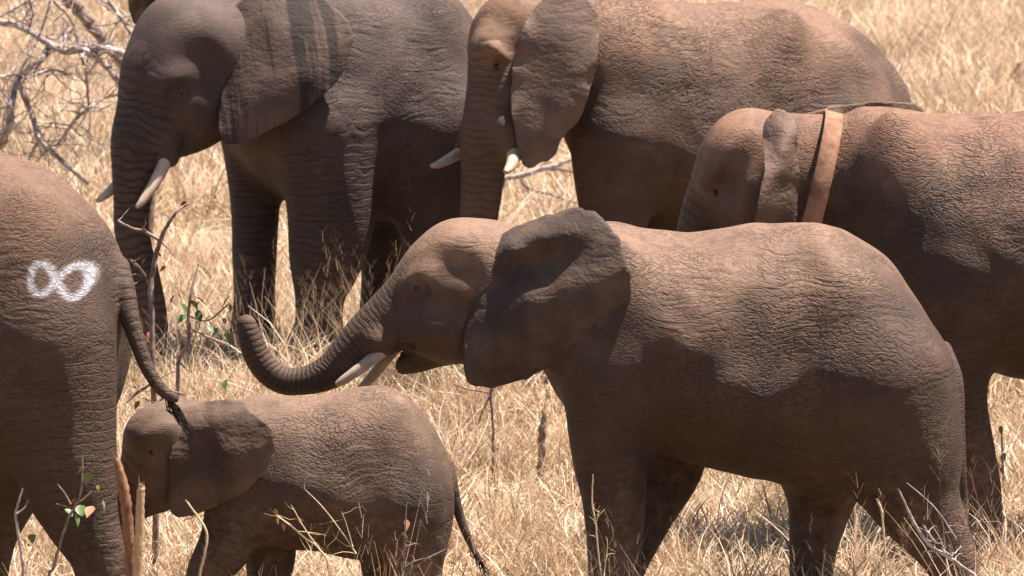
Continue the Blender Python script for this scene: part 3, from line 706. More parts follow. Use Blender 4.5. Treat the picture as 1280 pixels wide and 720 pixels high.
# ------------------------------------------------------------------ elephant C: right, with the collar
def elephant_collared():
    e = Elephant('wrinkled elephant wearing a broad tan leather collar round its neck', 30.9, 1320, 0)
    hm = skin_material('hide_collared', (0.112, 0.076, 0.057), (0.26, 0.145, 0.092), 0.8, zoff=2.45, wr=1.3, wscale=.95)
    em = ear_material('ear_collared', (0.112, 0.079, 0.06), (0.17, 0.118, 0.088))
    e.use(840, 100, 2.25)
    e.torso([(440, 330, 345, .04), (465, 200, 450, .30), (510, 110, 560, .42), (570, 92, 640, .50), (630, 87, 700, .57), (720, 92, 760, .63), (830, 98, 800, .68), (950, 92, 832, .70), (1080, 80, 860, .71), (1200, 72, 880, .70),
             (1320, 80, 890, .66), (1420, 105, 880, .60), (1500, 150, 850, .52), (1570, 220, 800, .42), (1620, 310, 730, .30), (1650, 420, 640, .15), (1658, 500, 560, .03)])
    e.ball(650, 320, .38, 85, 230, .14, rot=-8, k=.2)
    e.ball(600, 280, .33, 40, 110, .10, rot=25, k=.22)
    e.ball(1400, 270, .42, 50, 100, .12, rot=22, k=.25)
    e.ball(1500, 560, .32, 170, 280, .24, rot=-12, k=.2)
    e.chain([(780, 620, .36, 150), (790, 760, .37, 112), (800, 900, .37, 86), (835, 1040, .37, 72), (860, 1160, .37, 66), (858, 1290, .37, 70), (856, 1390, .37, 84)], .16, 1, .7)
    e.chain([(700, 620, -.36, 130), (690, 780, -.37, 100), (700, 920, -.37, 82), (710, 1080, -.37, 68), (712, 1200, -.37, 68), (708, 1350, -.37, 80)], .16, 1, .7)
    e.chain([(1500, 640, .34, 180), (1510, 800, .35, 140), (1530, 960, .35, 100), (1570, 1100, .35, 72), (1570, 1220, .35, 68), (1560, 1390, .35, 82)], .16, 1, .6)
    e.chain([(1430, 640, -.34, 170), (1420, 820, -.35, 130), (1420, 980, -.35, 92), (1440, 1120, -.35, 70), (1435, 1350, -.35, 80)], .16, 1, .6)
    e.chain([(1640, 380, 0, 24), (1668, 520, 0, 20), (1672, 720, 0, 14), (1672, 880, 0, 9)], .05, 1, .2)
    e.tuft([(1672, 850, 0), (1672, 930, 0)])
    # neck and head, turned a little away
    e.chain([(560, 330, 0, 235), (450, 320, -.03, 222), (340, 300, -.06, 205)], .14, .72)
    e.ball(215, 215, -.08, 128, 132, .31, rot=0, k=.1, yaw=-15)
    e.ball(172, 225, -.10, 74, 140, .25, rot=26, k=.07, yaw=-15)
    e.chain([(155, 250, -.12, 86), (120, 340, -.14, 84), (90, 430, -.16, 78), (66, 520, -.18, 66), (50, 620, -.19, 54), (44, 740, -.2, 46), (50, 860, -.2, 40), (66, 960, -.2, 34)], .07, .95, .9)
    e.ball(190, 320, .02, 74, 120, .17, rot=8, k=.08)
    e.chain([(250, 360, -.08, 110), (190, 470, -.12, 70), (150, 530, -.14, 40)], .07, 1.1)
    e.ball(120, 262, .05, 56, 24, .10, rot=-42, k=.08)
    e.ball(215, 330, .15, 34, 100, .08, rot=6, k=.06)                   # brow
    e.ball(160, 290, .215, 30, 60, .06, rot=12, k=.06, op=-1)
    e.ball(210, 190, .25, 34, 76, .06, rot=20, k=.08, op=-1)
    e.ball(115, 318, .17, 30, 24, .06, k=.04, op=-1)
    e.build(.0165, hm, head=(330, 200))
    e.eye(122, 316, .098, .02)
    # near ear spread out towards the viewer, far ear swept back above the neck
    near = [(256, 170, .30), (262, 115, .22), (290, 86, .20), (325, 92, .28), (347, 130, .38), (353, 190, .40), (356, 260, .40), (354, 340, .40), (342, 420, .40), (300, 452, .44), (250, 442, .52), (228, 425, .60), (238, 365, .62), (252, 300, .60), (261, 230, .50)]
    inn = [(305, 130, .37), (300, 190, .48), (315, 300, .47), (300, 380, .48)]
    e.ear(near, (300, 260, .53), em, bulge=.0, folds=(.008, 4, .8), th=.026, inner=inn)
    far = [(340, 110, -.30), (400, 88, -.40), (480, 72, -.55), (560, 62, -.72), (640, 62, -.86), (690, 72, -.95), (712, 90, -.98), (700, 180, -.96), (640, 270, -.88), (540, 340, -.74), (430, 380, -.58), (360, 340, -.44), (335, 220, -.32)]
    e.ear(far, (510, 200, -.66), em, bulge=.0, folds=(.015, 4, 0), th=.05)
    e.tusk([(120, 440, .02, 20), (98, 490, .05, 19), (70, 540, .08, 15), (40, 575, .1, 8)])
    e.tusk([(70, 430, -.32, 20), (46, 485, -.34, 19), (15, 535, -.36, 15), (-15, 565, -.36, 8)])
    # collar: a broad leather band
    top = e.P(452, 98, -.02); bot = e.P(368, 420, 0.2)
    # the plane of the band passes through the upper and the lower visible strip
    t0, b0 = e.P(454, 97, 0.0), e.P(380, 396, 0.0)
    ax = (b0 - t0); ax[1] = 0; L = np.linalg.norm(ax); ax /= L
    half = 0.5 * L * 1.62; ctr = t0 + ax * half; side = np.array([0, 1.0, 0]); nrm = np.cross(ax, side)
    nrm /= np.linalg.norm(nrm); V = []; F = []; n = 72; hw = 0.052; ry = .375
    for j in range(n):
        a = 2 * math.pi * j / n
        ca, sa = math.cos(a), math.sin(a)
        ce = np.sign(ca) * abs(ca) ** .9; se = np.sign(sa) * abs(sa) ** .86
        for (w, r) in ((-hw, 0), (-hw * .93, .007), (hw * .93, .007), (hw, 0), (hw * .93, -.005), (-hw * .93, -.005)):
            V.append(ctr - ax * (half + r + .008) * ce + side * (ry + r) * se + nrm * w)
    for j in range(n):
        for k in range(6):
            F.append((j * 6 + k, j * 6 + (k + 1) % 6, ((j + 1) % n) * 6 + (k + 1) % 6, ((j + 1) % n) * 6 + k))
    col = mesh_obj('collar', V, F, M_LEATHER, e.root); col['label'] = 'broad tan leather collar'
    return e

M_LEATHER = simple_mat('collar_leather', (0.16, 0.078, 0.044), (0.37, 0.185, 0.108), 9.0, 0.85, 0.006, (1, 1, 1))

# ------------------------------------------------------------------ ground
def ground():
    m, nt, bs = new_mat('dry_soil_and_straw'); N = NT(nt)
    co = N.n('ShaderNodeTexCoord').outputs['Object']
    a = N.noise(co, 0.35, 5, 0.6); b = N.noise(co, 9.0, 5, 0.7); c3 = N.noise(N.mapping(co, (0, 0, .5), (1, 3, 1)), 40.0, 4, .7)
    c = N.mix(N.mrange(b, .3, .7), rgb(.30, .20, .115), rgb(.50, .36, .21))
    c = N.mix(N.mrange(c3, .45, .65), c, rgb(.60, .46, .29))
    c = N.mix(N.math('MULTIPLY', N.mrange(a, .55, .7), .5), c, rgb(.33, .20, .13))
    nt.links.new(c, bs.inputs['Base Color']); bs.inputs['Roughness'].default_value = .95; bs.inputs['Specular IOR Level'].default_value = .1
    bp = N.n('ShaderNodeBump'); bp.inputs['Distance'].default_value = .05
    nt.links.new(N.math('ADD', b, c3), bp.inputs['Height']); nt.links.new(bp.outputs[0], bs.inputs['Normal'])
    xs = np.concatenate([np.linspace(-2000, -30, 12), np.linspace(-25, 25, 60), np.linspace(30, 2000, 12)])
    ys = np.concatenate([np.linspace(-500, 10, 6), np.linspace(15, 110, 100), np.linspace(120, 3000, 16)])
    X, Y = np.meshgrid(xs, ys, indexing='ij')
    Z = np.where((np.abs(X) < 26) & (Y > 14) & (Y < 112), 0.025 * np.sin(X * 1.3 + np.sin(Y * .7)) * np.sin(Y * .9 + 1), 0)
    V = np.stack([X, Y, Z], -1).reshape(-1, 3); nx, ny = X.shape
    I = np.arange(nx * ny).reshape(nx, ny)
    F = np.stack([I[:-1, :-1], I[1:, :-1], I[1:, 1:], I[:-1, 1:]], -1).reshape(-1, 4)
    o = mesh_obj('ground', V, F, m); o['kind'] = 'structure'
    o['label'] = 'dry straw-littered savanna soil under the herd'; o['category'] = 'ground'
    # bare track of earth at the back
    m2 = simple_mat('bare_earth', (.30, .17, .11), (.42, .26, .18), 3.0, .95, .03)
    c = catmull([(-40, 100), (-10, 93), (5, 86), (14, 81), (26, 76), (45, 70)], 10)
    V = []
    for i, p in enumerate(c):
        w = 2.0 + .4 * math.sin(i * 1.7)
        V.append((p[0], p[1] - w, .034)); V.append((p[0] + .5, p[1] + w, .034))
    F = [(2 * i, 2 * i + 2, 2 * i + 3, 2 * i + 1) for i in range(len(c) - 1)]
    o = mesh_obj('path', V, F, m2); o['kind'] = 'structure'; o['label'] = 'bare reddish earth track crossing the dry grass'; o['category'] = 'path'
ground()

# ------------------------------------------------------------------ grass
def grass_material():
    m = bpy.data.materials.new('dry_grass'); m.use_nodes = True; nt = m.node_tree; N = NT(nt)
    bs = nt.nodes['Principled BSDF']; out = nt.nodes['Material Output']
    t = N.attr('tint'); r = N.n('ShaderNodeObjectInfo').outputs['Random']
    c = N.mix(t, rgb(.44, .255, .13), rgb(.90, .745, .54))
    c = N.mix(N.math('MULTIPLY', N.mrange(t, .9, 1.0), .6), c, rgb(.88, .80, .66))
    hs = N.n('ShaderNodeHueSaturation'); nt.links.new(c, hs.inputs['Color'])
    nt.links.new(N.mrange(r, 0, 1, .46, 1.18, False), hs.inputs['Value'])
    nt.links.new(N.mrange(r, 0, 1, 1.2, .86, False), hs.inputs['Saturation'])
    nt.links.new(hs.outputs[0], bs.inputs['Base Color']); bs.inputs['Roughness'].default_value = .55; bs.inputs['Specular IOR Level'].default_value = .3
    tr = N.n('ShaderNodeBsdfTranslucent'); nt.links.new(hs.outputs[0], tr.inputs[0])
    mx = N.n('ShaderNodeMixShader'); mx.inputs[0].default_value = .28
    nt.links.new(bs.outputs[0], mx.inputs[1]); nt.links.new(tr.outputs[0], mx.inputs[2]); nt.links.new(mx.outputs[0], out.inputs[0])
    return m
M_GRASS = grass_material()

def clump_mesh(name, blades, radius, hmin, hmax, lean, width, flop, seed, seeds=False):
    """a tussock: curved tapering ribbons"""
    r = random.Random(seed); V = []; F = []; tint = []
    for b in range(blades):
        a = r.uniform(0, 2 * math.pi); rr = radius * math.sqrt(r.random())
        p = np.array([rr * math.cos(a), rr * math.sin(a), 0.0])
        L = r.uniform(hmin, hmax); d = r.uniform(0, 2 * math.pi)
        el_ = math.radians(90 - abs(r.gauss(0, lean))); el_ = max(el_, math.radians(4))
        fl = r.uniform(.2, 1.0) * flop; tw = r.uniform(-2.6, 2.6)
        n = 5; w = width * r.uniform(.6, 1.25); side_a = r.uniform(0, math.pi)
        tn = min(1, max(0, r.gauss(.55, .28))); base = len(V)
        for i in range(n + 1):
            t = i / n
            ww = w * (1 - t ** 2.2) * .5 + .0006
            sx = np.array([math.cos(side_a + tw * t), math.sin(side_a + tw * t), .25])
            V.append(p - sx * ww); V.append(p + sx * ww); tint += [tn * (.75 + .25 * t)] * 2
            e2 = el_ - fl * t * 1.6
            dd = d + tw * t * .8
            p = p + L / n * np.array([math.cos(e2) * math.cos(dd), math.cos(e2) * math.sin(dd), math.sin(e2)])
            p[2] = max(p[2], .004 + .02 * r.random())
        for i in range(n):
            F.append((base + 2 * i, base + 2 * i + 1, base + 2 * i + 3, base + 2 * i + 2))
        if seeds:                                        # open feathery seed head
            tip = p
            for q in range(9):
                da = r.uniform(0, 2 * math.pi); ln = r.uniform(.03, .09)
                st = tip - np.array([0, 0, 1]) * r.uniform(0, .22)
                en = st + ln * np.array([math.cos(da) * .55, math.sin(da) * .55, .8])
                k = len(V); sx = np.array([math.cos(da + 1.57), math.sin(da + 1.57), 0]) * .0005
                V += [st - sx, st + sx, en + sx * .6, en - sx * .6]; F.append((k, k + 1, k + 2, k + 3)); tint += [.3] * 4
    me = bpy.data.meshes.new(name); me.from_pydata([tuple(v) for v in V], [], F)
    me.attributes.new('tint', 'FLOAT', 'POINT').data.foreach_set('value', np.array(tint, np.float32))
    me.materials.append(M_GRASS)
    return me

def grass():
    src = bpy.data.collections.new('grass_sources')
    specs = []
    for i in range(5): specs.append((80, .24, .16, .42, 48, .0085, 1.5, False))    # mid tussock, bent over
    for i in range(4): specs.append((110, .30, .14, .40, 80, .0095, .9, False))    # flattened tangled straw
    for i in range(3): specs.append((46, .10, .40, .80, 24, .0065, 1.1, False))    # tall tussock
    for i in range(2): specs.append((12, .10, .60, 1.0, 14, .0034, .6, True))     # thin stalks with seed heads
    for i, s in enumerate(specs):
        me = clump_mesh('tussock_%02d' % i, *s[:7], 100 + i, s[7])
        o = bpy.data.objects.new('tussock_%02d' % i, me); src.objects.link(o)
    P = []; I = []; S = []; Rz = []
    def scat(n, y0, y1, kinds, smin_, smax_, margin=2.2, xr=None):
        for _ in range(n):
            # even over the ground inside the widened field of view
            while True:
                y = random.uniform(y0, y1); hw = y * 640 / FPX + margin
                x = random.uniform(-hmax, hmax) if False else random.uniform(-(y1 * 640 / FPX + margin), y1 * 640 / FPX + margin)
                if abs(x) <= hw: break
            if xr and not (xr[0] <= x <= xr[1]): continue
            if abs(y - (86 - .55 * (x - 5))) < 1.6 and y > 60 and random.random() < .93: continue
            pn = math.sin(x * 1.1 + 2 * math.sin(y * .5)) * math.sin(y * .8 + 1.5 * math.sin(x * .7)) + .5 * math.sin(x * 2.9 + y * 2.3)      # patchy: thick here, thin there
            if pn < -.3 and random.random() < .72: continue
            P.append((x, y, -.01)); I.append(random.choice(kinds)); S.append(random.uniform(smin_, smax_) * (1 + .18 * max(-1, min(1, pn)))); Rz.append(random.uniform(0, 6.283))
    mid, flat, tall, stalk = list(range(5)), list(range(5, 9)), list(range(9, 12)), [12, 13]
    scat(4200, 24.0, 46, flat, .8, 1.3)
    scat(2600, 24.5, 46, mid, .6, 1.05)
    scat(420, 25.0, 46, tall, .5, .95)
    scat(120, 25.5, 46, stalk, .7, 1.0)
    scat(4200, 46, 95, flat, 1.1, 1.9, 4)
    scat(2600, 46, 95, mid, .8, 1.5, 4)
    scat(420, 46, 95, tall, .6, 1.0, 4)
    # tall tufts that stand before the legs of the streaked elephant and round the reaching one's hind foot
    for (u, Y, nn, kinds, sc, sp) in ((395, 36.2, 20, tall + stalk, 1.25, .7), (310, 36.0, 9, tall, .95, .6), (480, 36.4, 12, tall + stalk, 1.15, .5), (520, 34.0, 10, tall, .8, .9), (380, 33.5, 12, tall, .8, .8),
                              (1190, 27.6, 9, tall + stalk, .85, .35), (790, 27.7, 7, tall + stalk, .85, .3), (500, 26.9, 9, tall, .9, .6), (330, 26.8, 5, tall, .7, .4), (1235, 30.0, 10, tall + mid, .9, .4), (60, 26.0, 6, tall, .7, .4)):
        for _ in range(nn):
            g = on_ground(u, Y); P.append((g[0] + random.gauss(0, sp), g[1] + random.gauss(0, .25), -.01)); I.append(random.choice(kinds)); S.append(sc * random.uniform(.75, 1.1)); Rz.append(random.uniform(0, 6.283))
    me = bpy.data.meshes.new('grass'); me.from_pydata(P, [], [])
    me.attributes.new('kind_index', 'INT', 'POINT').data.foreach_set('value', np.array(I, np.int32))
    me.attributes.new('size', 'FLOAT', 'POINT').data.foreach_set('value', np.array(S, np.float32))
    me.attributes.new('turn', 'FLOAT', 'POINT').data.foreach_set('value', np.array(Rz, np.float32))
    o = bpy.data.objects.new('grass', me); COL.objects.link(o)
    o['kind'] = 'stuff'; o['label'] = 'tangled dry straw-coloured grass covering the ground'; o['category'] = 'grass'
    ng = bpy.data.node_groups.new('scatter_grass', 'GeometryNodeTree')
    ng.interface.new_socket('Geometry', in_out='INPUT', socket_type='NodeSocketGeometry')
    ng.interface.new_socket('Geometry', in_out='OUTPUT', socket_type='NodeSocketGeometry')
    gi, go = ng.nodes.new('NodeGroupInput'), ng.nodes.new('NodeGroupOutput')
    ci = ng.nodes.new('GeometryNodeCollectionInfo'); ci.inputs['Collection'].default_value = src
    ci.inputs['Separate Children'].default_value = True; ci.inputs['Reset Children'].default_value = True
    iop = ng.nodes.new('GeometryNodeInstanceOnPoints'); iop.inputs['Pick Instance'].default_value = True
    def na(name, dt):
        a = ng.nodes.new('GeometryNodeInputNamedAttribute'); a.data_type = dt; a.inputs[0].default_value = name; return a.outputs[0]
    cx = ng.nodes.new('ShaderNodeCombineXYZ'); ng.links.new(na('turn', 'FLOAT'), cx.inputs[2])
    er = ng.nodes.new('FunctionNodeEulerToRotation'); ng.links.new(cx.outputs[0], er.inputs[0])
    ng.links.new(gi.outputs[0], iop.inputs['Points']); ng.links.new(ci.outputs[0], iop.inputs['Instance'])
    ng.links.new(na('kind_index', 'INT'), iop.inputs['Instance Index']); ng.links.new(er.outputs[0], iop.inputs['Rotation'])
    ng.links.new(na('size', 'FLOAT'), iop.inputs['Scale']); ng.links.new(iop.outputs[0], go.inputs[0])
    md = o.modifiers.new('scatter', 'NODES'); md.node_group = ng
grass()
print('T grass', time.time() - T0)

# ------------------------------------------------------------------ plants, dead wood
M_DEADWOOD = simple_mat('dead_wood', (.17, .125, .11), (.50, .42, .39), 16.0, .85, .01, (1, 1, 1), .2)
M_TWIG = simple_mat('twig_bark', (.13, .085, .065), (.30, .22, .18), 22.0, .85, .005, (1, 1, 1), .2)
M_STRAWSTEM = simple_mat('straw_stem', (.50, .36, .20), (.70, .55, .36), 22.0, .7)
M_SPLINT = simple_mat('splintered_wood', (.36, .22, .12), (.52, .35, .21), 14.0, .8, .01, (4, 4, .6), .2)
M_BARKRED = simple_mat('red_bark', (.16, .075, .042), (.30, .15, .08), 14.0, .85, .012, (3, 3, .7), .2)
LEAF = {'green': simple_mat('leaf_green', (.055, .10, .022), (.11, .155, .04), 20, .5), 'pale': simple_mat('leaf_pale', (.11, .15, .06), (.17, .20, .10), 20, .5),
        'red': simple_mat('leaf_red', (.22, .055, .025), (.34, .10, .045), 20, .6), 'pink': simple_mat('leaf_pink', (.30, .11, .07), (.38, .17, .11), 20, .6),
        'yellow': simple_mat('leaf_yellow', (.30, .20, .05), (.40, .28, .09), 20, .5), 'brown': simple_mat('leaf_brown', (.26, .14, .07), (.34, .2, .11), 20, .6)}
def leaf_verts(c, size, aspect, az, tilt, roll):
    """a pointed leaf folded along its midrib"""
    M3 = Matrix.Rotation(az, 3, 'Z') @ Matrix.Rotation(tilt, 3, 'Y') @ Matrix.Rotation(roll, 3, 'X')
    V = []; n = 5; w = [0.0, .75, 1.0, .8, .45, 0.0]
    for i in range(n + 1):
        x = size * (i / n); dz_ = -size * .22 * (i / n) ** 2
        for sgn in (-1, 0, 1):
            p = M3 @ Vector((x, sgn * w[i] * size * aspect * .5, dz_ + abs(sgn) * w[i] * size * .09)); V.append(c + np.array(p))
    F = []
    for i in range(n):
        for k in (0, 1): F.append((3 * i + k, 3 * i + k + 1, 3 * i + 4 + k, 3 * i + 3 + k))
    return V, F
def plant(name, label, cat, Y, crop, stems, leaves=(), mat=None, twigs=0, group=None, depth=.0, seedv=0, twig_len=(.06, .22), rootit=True, rscale=1.0):
    """stems: lists of (x, y, radius px[, dy]) in crop pixels; a stem's depth is that of the plant, plus dy"""
    rnd = random.Random(seedv); ox, oy, f = crop; mat = mat or M_TWIG; S_ = FPX / math.hypot(Y, CAMZ)
    def pt(x, y, dy=0.0): return at_depth(ox + x / f, oy + y / f, Y + dy)
    first = [pt(q[0], q[1], q[3] if len(q) > 3 else 0) for q in stems[0]]
    low = min(first, key=lambda q: q[2]); base = np.array([low[0], low[1], 0.0])
    root = bpy.data.objects.new(name, None); COL.objects.link(root); root.location = base; root.empty_display_size = .1
    root['label'] = label; root['category'] = cat
    if group: root['group'] = group
    for si, st in enumerate(stems):
        P3 = []; R3 = []
        for q in st:
            dy = q[3] if len(q) > 3 else rnd.gauss(0, depth)
            P3.append(pt(q[0], q[1], dy) - base); R3.append(q[2] / f / S_ * rscale)
        if si == 0 and rootit:
            k = 0 if P3[0][2] < P3[-1][2] else -1
            if P3[k][2] > .02:
                g = P3[k] * np.array([1, 1, 0]) + np.array([0, 0, -.03])
                if k == 0: P3.insert(0, g); R3.insert(0, R3[0] * 1.15)
                else: P3.append(g); R3.append(R3[-1] * 1.15)
        C = catmull(np.array([list(p) + [r] for p, r in zip(P3, R3)]), 5)
        if len(C) > 4: C[1:-1, :3] += np.array([[rnd.gauss(0, .14) * C[i, 3] for _ in range(3)] for i in range(1, len(C) - 1)])
        parts = [tube(C[:, :3], C[:, 3], 7, jitter=.08)]
        for _ in range(twigs):
            i = rnd.randrange(len(C)); p = C[i, :3].copy(); d = np.array([rnd.gauss(0, 1), rnd.gauss(0, .7), rnd.gauss(.15, .8)]); d /= np.linalg.norm(d)
            L = rnd.uniform(*twig_len); r0 = min(C[i, 3] * .5, .007); tw = [p]
            for k in range(4):
                d = d + np.array([rnd.gauss(0, .35) for _ in range(3)]); d /= np.linalg.norm(d); tw.append(tw[-1] + d * L / 4)
                if k == 1 and L > .15:
                    d2 = d + np.array([rnd.gauss(0, .9) for _ in range(3)]); d2 /= np.linalg.norm(d2)
                    parts.append(tube([tw[-1], tw[-1] + d2 * L * .25, tw[-1] + d2 * L * .45 + np.array([0, 0, rnd.gauss(0, .02)])], [r0 * .6, r0 * .45, r0 * .2], 5))
            parts.append(tube(tw, [r0, r0 * .85, r0 * .7, r0 * .5, r0 * .25], 5))
        V, F = merge(parts); mesh_obj('stem' if si == 0 else 'branch', V, F, mat, root)
    for lf in leaves:
        x, y, size, col = lf[:4]; sz = size / f / S_ * .85
        c = pt(x, y, rnd.gauss(0, .02)) - base
        V, F = leaf_verts(c - np.array([0, 0, -.3 * sz]), sz, lf[4] if len(lf) > 4 else .62, rnd.uniform(0, 6.28), rnd.uniform(.4, 1.3), rnd.uniform(-.9, .9))
        mesh_obj('leaf', V, F, LEAF[col], root)
    return root

def all_plants():
    C1 = (0, 0, 3.0)
    plant('dead_tree', 'pale leafless dead tree with tangled bare branches beside the streaked elephant\'s head', 'dead tree', 43.5, C1, [
        [(0, 1050, 22), (-30, 900, 20), (-45, 700, 18), (-10, 560, 15), (25, 510, 13), (45, 400, 12), (65, 300, 12), (95, 268, 12), (150, 228, 12), (190, 168, 11)],
        [(-120, 75, 12), (0, 82, 12), (60, 95, 11), (130, 130, 11), (190, 168, 12), (240, 190, 12), (320, 190, 11), (380, 230, 10), (430, 290, 9), (465, 335, 7), (470, 380, 4)],
        [(240, 192, 14), (340, 184, 14), (420, 190, 14), (490, 212, 13), (560, 240, 10)],
        [(65, 300, 11), (92, 365, 10), (120, 430, 10), (150, 530, 10), (200, 572, 9), (250, 622, 8), (330, 690, 6)],
        [(150, 530, 6), (125, 560, 5), (100, 620, 3)], [(190, 550, 5), (160, 580, 4), (135, 610, 2)],
        [(190, 0, 4), (160, 100, 4), (120, 190, 4), (75, 265, 4)], [(200, 5, 5), (270, 80, 5), (300, 200, 5), (325, 290, 5), (332, 410, 5)],
        [(332, 410, 6), (290, 440, 6), (260, 480, 6), (225, 530, 5), (205, 552, 3)], [(332, 405, 5), (390, 368, 5), (470, 350, 4)],
        [(85, 300, 5), (150, 275, 5), (205, 262, 5), (250, 280, 3), (280, 300, 2)], [(-40, 290, 5), (20, 284, 5), (75, 278, 4)],
        [(0, 60, 5), (60, 30, 4), (130, -10, 3)], [(400, 0, 7), (430, 35, 7), (460, 78, 6), (490, 130, 4)], [(110, 0, 6), (120, 60, 5), (105, 125, 4)],
        [(240, 110, 5), (245, 150, 5), (225, 185, 4)], [(45, 400, 6), (10, 500, 5), (-30, 510, 4)], [(330, 280, 3), (380, 200, 3), (430, 100, 2)],
    ], mat=M_DEADWOOD, twigs=13, depth=.12, seedv=3, twig_len=(.10, .5), rscale=1.12)
    plant('dead_branch', 'thick brown broken log leaning among the pale dead branches', 'log', 45.5, C1, [[(540, 1005, 22), (562, 800, 22), (560, 600, 22), (540, 420, 22), (470, 260, 21), (390, 152, 22), (340, 92, 25), (300, 42, 27), (255, -5, 26), (200, -70, 22)]], mat=M_TWIG, twigs=3, seedv=4)
    plant('fallen_branch', 'grey fallen branch lying on the grass beyond the turned head', 'branch', 48.5, (560, 0, 2.573), [[(150, 760, 12), (165, 690, 12), (172, 640, 11), (180, 580, 9), (240, 562, 10), (300, 545, 9), (350, 530, 8), (410, 510, 6)], [(280, 550, 4), (340, 545, 4), (410, 555, 3)], [(230, 570, 5), (260, 610, 4), (330, 625, 4), (420, 655, 3)]], mat=M_DEADWOOD, twigs=4, seedv=5, rootit=False)
    B1 = (100, 160, 2.0)
    plant('shrub', 'thin bare shrub with a few red-brown leaves before the hanging trunk', 'shrub', 29.6, B1, [
        [(186, 700, 8), (182, 600, 7), (180, 480, 7), (177, 395, 7), (192, 310, 6), (214, 252, 5), (240, 212, 4), (264, 192, 3)],
        [(198, 280, 4), (160, 258, 4), (128, 250, 4), (95, 232, 3)], [(180, 400, 4), (150, 350, 3), (128, 330, 2)], [(178, 640, 4), (140, 665, 4), (110, 690, 3)], [(190, 690, 4), (230, 660, 3), (262, 668, 2)]],
        [(266, 190, 24, 'red'), (258, 202, 20, 'red'), (205, 342, 30, 'red'), (215, 352, 24, 'brown'), (190, 318, 22, 'red'), (163, 332, 24, 'red'), (170, 515, 24, 'red'), (150, 690, 30, 'red'), (160, 680, 22, 'brown'), (320, 196, 16, 'red')], twigs=4, depth=.03, seedv=6, twig_len=(.05, .2))
    plant('sapling', 'spindly sapling with scattered small green leaves by the raised trunk tip', 'sapling', 31.3, B1, [
        [(245, 640, 5), (246, 588, 5), (262, 555, 5), (274, 520, 5), (272, 450, 4), (284, 385, 3), (296, 340, 2)], [(274, 470, 3), (320, 480, 3), (372, 440, 2)], [(274, 500, 3), (315, 520, 3), (370, 545, 2)]],
        [(285, 432, 44, 'green'), (250, 452, 42, 'green'), (264, 476, 40, 'green'), (330, 478, 40, 'green'), (294, 464, 38, 'green'), (376, 430, 44, 'green'), (378, 520, 44, 'green'), (316, 525, 40, 'green'), (345, 505, 22, 'pale'), (362, 640, 40, 'green'), (358, 480, 24, 'brown'), (240, 425, 38, 'green'), (275, 440, 40, 'green'), (300, 440, 36, 'green'), (318, 505, 38, 'pale'), (335, 520, 36, 'green'), (372, 445, 36, 'green'), (262, 500, 34, 'green'), (305, 470, 36, 'pale')], twigs=2, depth=.04, seedv=7, twig_len=(.05, .15))
    BL = (0, 560, 4.267)
    plant('leafy_shoot', 'young shoot with broad green leaves before the marked elephant\'s leg', 'plant', 25.7, BL, [
        [(255, 760, 8), (285, 640, 8), (325, 500, 8), (360, 390, 8), (400, 312, 7), (430, 240, 6), (440, 120, 5), (438, 30, 4)], [(378, 300, 5), (350, 250, 5), (305, 190, 4)], [(402, 300, 5), (450, 270, 5), (490, 226, 4)], [(380, 320, 4), (330, 305, 4), (300, 298, 3)]],
        [(482, 150, 95, 'pale', .7), (425, 330, 105, 'green', .7), (495, 335, 100, 'brown', .7), (345, 345, 80, 'green', .6), (402, 375, 80, 'green', .6), (545, 296, 70, 'pale', .35), (522, 208, 42, 'yellow'), (395, 280, 46, 'red'), (448, 125, 60, 'yellow', .3), (170, 480, 90, 'green', .6), (150, 530, 80, 'brown', .6)], seedv=8)
    plant('dry_stick', 'bare grey stick leaning beside the green-leaved shoot', 'stick', 25.8, BL, [[(128, 720, 10), (112, 560, 9), (92, 420, 8), (84, 345, 7), (105, 270, 6), (122, 214, 4)], [(90, 350, 5), (130, 320, 5), (150, 280, 3)]], mat=M_DEADWOOD, seedv=9)
    plant('dry_stick', 'bent pale stick standing before the calf\'s front leg', 'stick', 26.5, (120, 440, 2.46), [[(318, 720, 7), (330, 640, 7), (342, 562, 6), (315, 510, 5), (275, 455, 4)], [(306, 505, 4), (285, 512, 4), (268, 518, 3)]], mat=M_STRAWSTEM, seedv=10, rscale=.7)
    plant('weed', 'dry weed with curled yellow leaves before the calf\'s belly', 'plant', 26.5, (120, 440, 2.46), [
        [(720, 700, 6), (690, 610, 6), (640, 570, 5), (600, 535, 5), (550, 500, 4)], [(690, 610, 4), (640, 540, 3), (600, 470, 3)], [(800, 620, 4), (760, 560, 3), (700, 480, 3), (640, 420, 2)], [(790, 600, 3), (770, 530, 2), (755, 490, 2)]],
        [(552, 490, 32, 'yellow'), (560, 512, 30, 'yellow'), (572, 535, 34, 'brown'), (628, 520, 36, 'yellow'), (716, 662, 30, 'red')], mat=M_STRAWSTEM, twigs=3, seedv=11, rscale=.55)
    plant('weed', 'thin twig with pink withered leaves before the calf\'s hind leg', 'plant', 26.6, (120, 440, 2.46), [
        [(950, 720, 5), (948, 640, 5), (950, 560, 4), (956, 440, 3)], [(950, 690, 5), (1010, 640, 4), (1090, 600, 3)], [(950, 660, 3), (990, 640, 3), (1030, 632, 2)]],
        [(952, 524, 44, 'pink'), (948, 600, 46, 'pink'), (938, 565, 36, 'yellow'), (872, 668, 40, 'red'), (1000, 655, 30, 'brown')], twigs=4, seedv=12, rscale=.65, twig_len=(.05, .15))
    CR = (1040, 440, 2.571)
